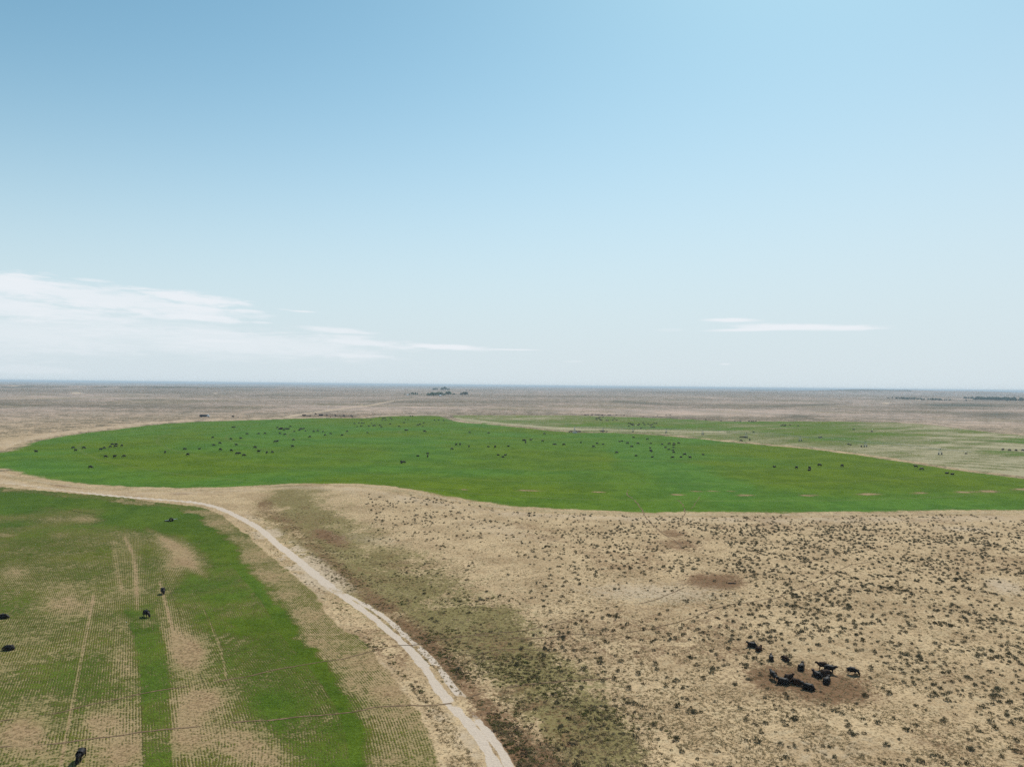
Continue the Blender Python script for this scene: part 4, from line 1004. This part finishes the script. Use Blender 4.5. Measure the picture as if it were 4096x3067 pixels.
# ---------------------------------------------------------------- wreck of wheel and pipe in the young crop
p = g1(684, 2084)
r = empty('pipe_wreckage', p, 0.0, label='black wheel lying with pale pipe ends on a bare patch in the young crop', category='farm scrap')
link('tyre', MB().tyre((0, 0, .55), .62, .42, 'Y').me('scrap_tyre', M_RUBBER, True), r).rotation_euler = (0.35, 0, 0.5)
link('gearbox', MB().box((.35, .25, .35), (.6, .5, .55), rot=.4, bevel=.06).rod((-.2, 0, .5), (.9, .3, .4), .09).me('gearbox', M_RUST), r)
link('beam', MB().box((-.9, -.25, .16), (1.9, .28, .26), rot=.12, bevel=.03).box((-.2, .3, .12), (1.5, .3, .2), rot=.5).me('beam', M_RUST), r)
link('pipe', MB().rod((.2, .15, .55), (1.55, .95, .62), .07).me('pipe', M_WHITE), r)
link('pipe', MB().rod((-1.35, -.3, .34), (-.45, -.1, .50), .07).rod((-1.75, -.35, .30), (-1.55, -.35, .34), .08).me('pipe', M_WHITE), r)

# ---------------------------------------------------------------- fallen dark log by the brown patch
p = g1(2928, 2334); o = link('fallen_log', MB().rod((-.8, 0, .12), (.9, .1, .16), .14, 8, .09).rod((.3, 0, .15), (.8, -.35, .3), .06).me('fallen_log', M_RUST), label='short dark log lying on the brown bare patch in mid pasture', category='log'); o.location = p

# ---------------------------------------------------------------- cattle trails (trodden ribbons)
def trail(pts, w, name='cattle_trail'):
    w = w * 0.8
    q = smooth_line(pts, 5)
    G_ = to_ground(q[:, 0], q[:, 1])[:, :2]
    seg = np.hypot(*np.diff(G_, axis=0).T); cum = np.concatenate([[0], np.cumsum(seg)])
    n = max(6, int(cum[-1] / 0.45)); t = np.linspace(0, cum[-1], n)
    X = np.interp(t, cum, G_[:, 0]); Y = np.interp(t, cum, G_[:, 1])
    tx = np.gradient(X); ty = np.gradient(Y); L = np.hypot(tx, ty); nx, ny = -ty / L, tx / L
    wob_ = (fbm(t / 6, t * 0, 2, 7) - .5) * .9
    X = X + nx * wob_; Y = Y + ny * wob_
    jl = w * (0.35 + 1.0 * vnoise(t / 0.8, t * 0, 3)); jr = w * (0.35 + 1.0 * vnoise(t / 0.8, t * 0, 4))
    brk = np.clip((vnoise(t / 5, t * 0, 8) - 0.18) * 6, 0.12, 1)
    Lx, Ly, Rx, Ry = X + nx * jl * brk, Y + ny * jl * brk, X - nx * jr * brk, Y - ny * jr * brk
    V = np.vstack([np.stack([Lx, Ly, height(Lx, Ly) + .035], 1), np.stack([Rx, Ry, height(Rx, Ry) + .035], 1)])
    i = np.arange(n - 1)
    F = np.stack([i, i + n, i + n + 1, i + 1], 1)
    o = link(name, mesh_from(name, V, F, M_TRAIL), kind='structure')
r1 = lambda a: [(q[0] / 1.419, 1900 + q[1] / 1.419) for q in a]
r2 = lambda a: [(1300 + q[0] / 1.419, 1900 + q[1] / 1.419) for q in a]
r3 = lambda a: [(2696 + q[0] / 1.419, 1900 + q[1] / 1.419) for q in a]
trail(r1([(-80, 1560), (40, 1545), (300, 1520), (650, 1475), (1000, 1440), (1300, 1405), (1650, 1380), (1987, 1345)]) + r2([(300, 1317), (600, 1305), (720, 1297)]), .20)
trail(r1([(-60, 1410), (0, 1400), (300, 1350), (550, 1290), (900, 1225), (1300, 1160), (1650, 1090), (1880, 1050)]) + r2([(100, 1045), (250, 1005), (400, 970), (520, 958), (640, 935), (850, 905), (1100, 885), (1300, 845), (1400, 828)]), .17)
trail(r2([(850, 910), (1150, 925), (1400, 905), (1580, 908), (1800, 880)]) + r3([(0, 842), (150, 790), (300, 740), (450, 715), (600, 690), (700, 650), (850, 590), (1000, 512), (1200, 480)]), .18)
trail(r3([(300, 600), (450, 570), (700, 505), (900, 460)]), .14)
trail(r2([(820, 1270), (860, 1250), (950, 1220), (1100, 1190), (1300, 1170), (1500, 1165), (1700, 1140)]), .25)
trail(r2([(1280, 1320), (1450, 1312), (1650, 1305)]), .12)
trail(r2([(640, 1090), (800, 1040), (1000, 985), (1250, 1000)]), .12)
trail(r2([(1715, 85), (1722, 120), (1750, 135), (1800, 200), (1830, 250), (1870, 292), (1930, 340), (1987, 372)]) + r3([(60, 420)]), .28)
trail(r3([(40, 250), (62, 205), (45, 160), (20, 140)]), .22)
trail(r3([(62, 205), (110, 175), (150, 120)]), .16)
trail(r3([(1180, 208), (1280, 245), (1400, 300), (1500, 330)]), .2)
trail(r3([(120, 600), (60, 640), (-60, 690), (-200, 730)]), .16)

# ---------------------------------------------------------------- sagebrush
nrng = np.random.default_rng(5)
def tuft(n, R, h, rg, leaf=0.11, up=0.5):
    """shrub of many small leaf blades on a rounded, broken dome"""
    V = [np.array([0, 0, -.02])]; F = []
    for i in range(n):
        a = rg.uniform(0, 2 * math.pi); q = rg.uniform(0, 1) ** 0.6; hh = h * (1 - q ** 2 * .65) * rg.uniform(.35, 1.05)
        c = np.array([math.cos(a) * q * R, math.sin(a) * q * R, hh])
        d = np.array([math.cos(a) * q * .8 + rg.normal(0, .35), math.sin(a) * q * .8 + rg.normal(0, .35), up + rg.uniform(0, .6)]); d /= np.linalg.norm(d)
        s = np.cross(d, rg.normal(0, 1, 3)); s /= np.linalg.norm(s) + 1e-9
        L = leaf * rg.uniform(.7, 1.5)
        b = len(V)
        V += [c - s * L * .45 - d * L * .6, c + s * L * .45 - d * L * .5, c + d * L]
        F.append((b, b + 1, b + 2))
        V.append(V[b] + s * 0.014); F.append((0, b, b + 3))
    return np.array(V), np.array(F)
def dens(px, py, X, Y):
    n1 = fbm(X / 9, Y / 9, 2, 120); n2 = fbm(X / 38, Y / 38, 2, 130)
    d = 0.40 * sst(px, 2380, 2900) * sst(py, 2062, 2120) * (1 - 0.62 * sst(py, 2700, 2860)) 
    d = np.maximum(d, 0.20 * sst(px, 1900, 2350) * sst(py, 2070, 2110))
    d = np.maximum(d, 0.15 * sst(px, 1420, 1560) * sst(py, 1965, 2000) * (1 - sst(py, 2120, 2200)))
    d = np.maximum(d, 0.05 * sst(px, 1500, 1900) * sst(py, 2150, 2300))
    d = d * (0.45 + 1.1 * sst(n1, 0.30, 0.72)) * (0.75 + 0.5 * sst(n2, .3, .7))
    def bl(cx, cy, rx, ry): return np.exp(-(((px - cx) / rx) ** 2 + ((py - cy) / ry) ** 2) ** 1.5)
    for b_ in [(2830, 2325, 160, 40), (2640, 2385, 330, 52), (3225, 2725, 300, 80), (2700, 2160, 90, 45), (2450, 2400, 200, 30), (4020, 2345, 70, 26), (2850, 2200, 90, 30), (2000, 2900, 180, 200), (3780, 2960, 110, 40)]:
        d = d * (1 - 0.93 * bl(*b_))
    return d
NS = 110000
rad_ = np.sqrt(nrng.uniform(70 ** 2, 300 ** 2, NS)); ang_ = nrng.uniform(math.radians(-20), math.radians(46), NS)
sx_ = rad_ * np.sin(ang_); sy_ = rad_ * np.cos(ang_)
area = math.radians(66) / 2 * (300 ** 2 - 70 ** 2)
sz_ = height(sx_, sy_); spx, spy = to_photo(sx_, sy_, sz_)
ok = nrng.uniform(0, 1, NS) < dens(spx, spy, sx_, sy_) * area / NS
okp = ok & ~in_poly(sx_, sy_, green_poly) & ~in_poly(sx_, sy_, young_poly) & (dist_line(sx_, sy_, track_l) > 4.5) & (dist_line(sx_, sy_, green_poly, True) > 4)
sx_, sy_, sz_, spx, spy = sx_[okp], sy_[okp], sz_[okp], spx[okp], spy[okp]
print('sagebrush', len(sx_))
variants = []
for i in range(8):
    rg = np.random.default_rng(200 + i)
    variants.append(tuft(int(rg.integers(34, 70)), rg.uniform(.24, .46), rg.uniform(.22, .40), rg, leaf=rg.uniform(.08, .12)))
sage_me = [mesh_from('sagebrush', v, f, M_SAGE) for v, f in variants]
inview = (spx > 0) & (spx < 4096) & (spy < 3067)
order = np.argsort(np.where(inview, np.hypot(sx_, sy_), 1e6))
first = set(order[:300].tolist())
for k in order[:300]:
    o = link('sagebrush', sage_me[k % 8], label='small dark grey-green sagebrush clump on the dry pasture', category='shrub', group='sagebrush clumps on the near pasture')
    o.location = (sx_[k], sy_[k], sz_[k] - .03); s = 0.62 + 0.95 * nrng.uniform(0, 1) ** 1.7; o.scale = (s, s, s * nrng.uniform(.8, 1.15)); o.rotation_euler = (0, 0, nrng.uniform(0, 6.28))
def scatter(name, X, Y, vars_, smin, smax, mt, label=None, cat=None, lift=-.03):
    VV = []; FF = []; off = 0
    Z = height(X, Y)
    vi = nrng.integers(0, len(vars_), len(X)); rot = nrng.uniform(0, 6.28, len(X)); sc = nrng.uniform(smin, smax, len(X))
    for v in range(len(vars_)):
        sel = np.where(vi == v)[0]
        if not len(sel): continue
        V, F = vars_[v]
        c, s = np.cos(rot[sel])[:, None], np.sin(rot[sel])[:, None]
        vx = (V[None, :, 0] * c - V[None, :, 1] * s) * sc[sel][:, None] + X[sel][:, None]
        vy = (V[None, :, 0] * s + V[None, :, 1] * c) * sc[sel][:, None] + Y[sel][:, None]
        vz = V[None, :, 2] * sc[sel][:, None] + Z[sel][:, None] + lift
        VV.append(np.stack([vx, vy, vz], -1).reshape(-1, 3))
        FF.append((F[None] + (np.arange(len(sel)) * len(V))[:, None, None]).reshape(-1, F.shape[1]) + off); off += len(sel) * len(V)
    me = mesh_from(name, np.vstack(VV), np.vstack(FF), mt)
    pr = dict(kind='stuff')
    if label: pr['label'] = label
    if cat: pr['category'] = cat
    return link(name, me, **pr)
rest_i = np.array([k for k in range(len(sx_)) if k not in first])
scatter('sagebrush_cover', sx_[rest_i], sy_[rest_i], variants, .58, 1.35, M_SAGE, 'dense spread of dark sagebrush clumps over the middle pasture', 'sagebrush')

# rough weeds and clods of the damp ground beside the road -------------------------------------------
def px_band(px, py, pts, w):
    return np.exp(-(dist_line(px, py, smooth_line(pts, 4)) / w) ** 2)
NW = 60000
rad_ = 1 / nrng.uniform(1 / 260, 1 / 72, NW); ang_ = nrng.uniform(math.radians(-22), math.radians(16), NW)
wx = rad_ * np.sin(ang_); wy = rad_ * np.cos(ang_); wpx, wpy = to_photo(wx, wy, height(wx, wy))
wd = np.maximum(0.55 * px_band(wpx, wpy, [(1060, 2030), (1140, 2090), (1250, 2180), (1340, 2260), (1440, 2350), (1560, 2450), (1700, 2560), (1830, 2700), (1960, 2860), (2090, 3060), (2160, 3200)], 60),
                0.40 * px_band(wpx, wpy, [(1180, 2060), (1300, 2160), (1480, 2290), (1700, 2420), (1950, 2560), (2150, 2720), (2350, 2900), (2430, 3100)], 170))
wd = np.maximum(wd, 0.45 * px_band(wpx, wpy, [(1500, 2600), (1620, 2760), (1700, 2900)], 60))
wd = wd * (0.15 + 1.3 * sst(fbm(wx / 6, wy / 6, 3, 61), .38, .66))
wk = (nrng.uniform(0, 1, NW) < wd) & ~in_poly(wx, wy, young_poly) & ~in_poly(wx, wy, green_poly) & (dist_line(wx, wy, track_l) > 1.6) & (dist_line(wx, wy, rut_l) > 1.0) & (dist_line(wx, wy, rut_r) > .8)
wx, wy = wx[wk], wy[wk]; print('weeds', len(wx))
M_WEED = leafy('weed_leaves', (0.10, 0.11, 0.03), (0.24, 0.20, 0.09), 0.35, 0.35)
M_CLOD = leafy('dead_weed_stems', (0.09, 0.06, 0.035), (0.24, 0.17, 0.10), 0.5, 0.1)
wv = []
for i in range(5):
    rg = np.random.default_rng(600 + i); wv.append(tuft(22, rg.uniform(.18, .34), .12, rg, leaf=.09, up=.4))
hw = len(wx) // 2
scatter('weeds', wx[:hw], wy[:hw], wv, .6, 1.5, M_WEED, 'low olive weeds in the damp ground beside the road', 'weeds')
scatter('dead_weeds', wx[hw:], wy[hw:], wv, .5, 1.2, M_CLOD, 'brown dead weeds and clods beside the road', 'weeds')

# low dry grass tussocks that roughen the near pasture ------------------------------------------------
NG = 70000
rad_ = 1 / nrng.uniform(1 / 230, 1 / 70, NG); ang_ = nrng.uniform(math.radians(-24), math.radians(42), NG)
gx = rad_ * np.sin(ang_); gy = rad_ * np.cos(ang_)
sel = ~in_poly(gx, gy, young_poly) & (dist_line(gx, gy, track_l) > 2.2) & (fbm(gx / 5, gy / 5, 2, 44) > .38) & ~in_poly(gx, gy, green_poly)
gv = []
for i in range(5):
    rg = np.random.default_rng(300 + i); gv.append(tuft(9, .16, .05, rg, leaf=.085, up=.30))
scatter('dry_grass', gx[sel], gy[sel], gv, .7, 1.7, M_STRAW, 'short dry grass tussocks covering the near pasture', 'grass')

# ---------------------------------------------------------------- trees of the far farmstead
def crown(n, R, h, z0, rg, leaf):
    V = []; F = []
    lob = [(rg.uniform(-.45, .45) * R, rg.uniform(-.45, .45) * R, z0 + rg.uniform(.25, .8) * h, rg.uniform(.45, .7)) for _ in range(6)]
    for i in range(n):
        lx, ly, lz, lr = lob[rg.integers(0, 6)]
        d = rg.normal(0, 1, 3); d /= np.linalg.norm(d); q = rg.uniform(.5, 1.0)
        c = np.array([lx, ly, lz]) + d * np.array([R * lr, R * lr, h * .38 * lr / .6]) * q
        c[2] = max(c[2], z0 * .6)
        a_ = rg.normal(0, 1, 3); a_ /= np.linalg.norm(a_); b_ = np.cross(a_, d); b_ /= np.linalg.norm(b_) + 1e-9
        L = leaf * rg.uniform(.6, 1.4); k = len(V)
        V += [c - a_ * L, c + b_ * L, c + a_ * L, c - b_ * L]; F.append((k, k + 1, k + 2, k + 3))
    return np.array(V), np.array(F)
crown_mes = []
for i in range(5):
    rg = np.random.default_rng(400 + i); V, F = crown(420, 5.0, 9.0, 3.0, rg, .75)
    crown_mes.append((mesh_from('crown', V, F, M_LEAF), mesh_from('crown', V * np.array([.9, .9, .8]), F, M_CEDAR)))
tk = MB().rod((0, 0, -.5), (0, 0, 4.5), .38, 8, .22)
for a in range(4): tk.rod((0, 0, 3.2), (math.cos(a * 1.6) * 2.2, math.sin(a * 1.6) * 2.2, 6.2), .16, 6, .06)
trunk_me = tk.me('trunk', M_BARK)
def tree(px, py, s, kind, label, group):
    p = g1(px, py)
    r = empty('tree', p, rng.uniform(0, 6), label=label, category='tree', group=group)
    c = link('crown', crown_mes[rng.randrange(5)][kind], r); t = link('trunk', trunk_me, r)
    c.scale = t.scale = (s, s, s * rng.uniform(.85, 1.1))
lists = [
 ('the low row left of the far farmstead', 'trees left of the far farmstead', 0, [(1620, 1580, .55), (1638, 1580.5, .7), (1645, 1580, .8), (1652, 1580.5, .85), (1661, 1580, .95), (1669, 1580, .75), (1686, 1580, .45), (1696, 1580, .5)]),
 ('the far farmstead\'s large central grove', 'trees of the central grove', 0, [(1709, 1584, .85), (1715, 1584.5, 1.0), (1722, 1585, 1.1), (1728, 1584, 1.45), (1735, 1585, 1.2), (1741, 1583.5, 1.3), (1748, 1584, 1.35), (1755, 1583, 1.35), (1762, 1583.5, 1.45), (1768, 1582.5, 1.1), (1775, 1583, .95), (1781, 1582.5, 1.0)]),
 ('the tight clump at the central grove\'s right end', 'trees of the tight clump', 0, [(1788, 1581.5, 1.2), (1794, 1581.5, 1.35), (1800, 1581.5, 1.3)]),
 ('the thin pair between grove and right clump', 'thin trees between the clumps', 0, [(1812, 1579.5, .75), (1818, 1579.5, .8)]),
 ('the dark round clump right of the farmstead', 'trees of the dark right clump', 1, [(1843, 1580.5, 1.05), (1848, 1581, 1.25), (1854, 1581, 1.4), (1860, 1581, 1.5), (1866, 1581, 1.35), (1870, 1580.5, 1.0)]),
 ('the tiny blue-green line behind the farmstead', 'trees far behind the farmstead', 0, [(1732, 1560.5, 1.2), (1738, 1560.5, 1.5), (1744, 1560.5, 1.4), (1750, 1560.5, 1.2), (1766, 1560.5, 1.7), (1772, 1561, 2.0), (1778, 1561, 2.1), (1784, 1561.5, 2.0), (1790, 1561.5, 1.7), (1796, 1561.5, 1.3)]),
 ('the tiny dots behind the dark right clump', 'trees behind the dark right clump', 1, [(1864, 1563.5, .9), (1878, 1563.5, 1.0), (1888, 1564, .9)]),
]
for ph, grp, kd, L_ in lists:
    for i, (px, py, s) in enumerate(L_):
        w = 'leftmost' if i == 0 else ('rightmost' if i == len(L_) - 1 else ORD[i] + ' from left')
        tree(px, py, s * 1.02, kd, ('dark' if kd else 'green') + f' tree, {w} in {ph}' if 'from' in w else ('dark' if kd else 'green') + f' tree, {w} of {ph}', grp)
def shed(px, py, sx, sy, h, label):
    p = g1(px, py); r = empty('farm_building', p, .2, label=label, category='building')
    b = MB().box((0, 0, h / 2), (sx, sy, h)); link('wall', b.me('wall', M_WHITE), r)
    b = MB()
    vs = [b.bm.verts.new(v) for v in [(-sx / 2 - .3, -sy / 2 - .3, h), (sx / 2 + .3, -sy / 2 - .3, h), (sx / 2 + .3, sy / 2 + .3, h), (-sx / 2 - .3, sy / 2 + .3, h), (-sx / 2 - .3, 0, h + 2), (sx / 2 + .3, 0, h + 2)]]
    for f in [(0, 1, 5, 4), (2, 3, 4, 5), (0, 4, 3), (1, 2, 5), (0, 3, 2, 1)]: b.bm.faces.new([vs[i] for i in f])
    link('roof', b.me('roof', M_GALV), r)
shed(1761, 1584.5, 7, 6, 4, 'tiny white house in front of the central far grove')
shed(1631, 1581.5, 7, 6, 3, 'tiny white shed beside the low row left of the farmstead')
shed(1731, 1558, 14, 8, 5, 'tiny pale building behind the farmstead, near the skyline')

# tree belts far to the right: one mass each
def belt(pts, n, smin, smax, mt, label, wid=60):
    q = smooth_line(pts, 8); G_ = to_ground(q[:, 0], q[:, 1])
    seg = np.hypot(*np.diff(G_[:, :2], axis=0).T); cum = np.concatenate([[0], np.cumsum(seg)])
    t = nrng.uniform(0, cum[-1], n); X = np.interp(t, cum, G_[:, 0]) + nrng.normal(0, wid * .3, n); Y = np.interp(t, cum, G_[:, 1]) + nrng.normal(0, wid, n)
    vv = []
    for i in range(4):
        rg = np.random.default_rng(500 + i); vv.append(crown(60, 5.0, 7.0, .5, rg, 1.3))
    scatter('tree_belt', X, Y, vv, smin, smax, mt, label, 'wood', lift=0)
belt([(3935, 1596), (3990, 1600), (4050, 1601), (4110, 1602), (4300, 1606)], 260, .8, 1.7, M_CEDAR, 'dark tree belt on the far right edge below the skyline')
belt([(3600, 1594), (3650, 1597), (3700, 1599), (3760, 1600)], 90, .5, 1.0, M_CEDAR, 'thin tree belt beside pale bluffs on the far right')
# ---------------------------------------------------------------- haze
zt = max(CAM_H, float(z.max())) + 8.0
zb_ = float(z.min()) - 1.0
me = MB().box((0, 0, (zt + zb_) / 2), (96000, 96000, zt - zb_)).me('haze', M_WHITE)
me.materials.clear()
hm = bpy.data.materials.new('haze_air'); hm.use_nodes = True
hm.node_tree.nodes.clear()
ho = hm.node_tree.nodes.new('ShaderNodeOutputMaterial')
hv = hm.node_tree.nodes.new('ShaderNodeVolumePrincipled')
hv.inputs['Color'].default_value = (0.74, 0.88, 1.0, 1)
hv.inputs['Density'].default_value = 8.5e-5
hv.inputs['Anisotropy'].default_value = 0.0
hm.node_tree.links.new(hv.outputs[0], ho.inputs['Volume'])
hm.cycles.homogeneous_volume = True
me.materials.append(hm)
link('haze', me, kind='stuff')
print('done')
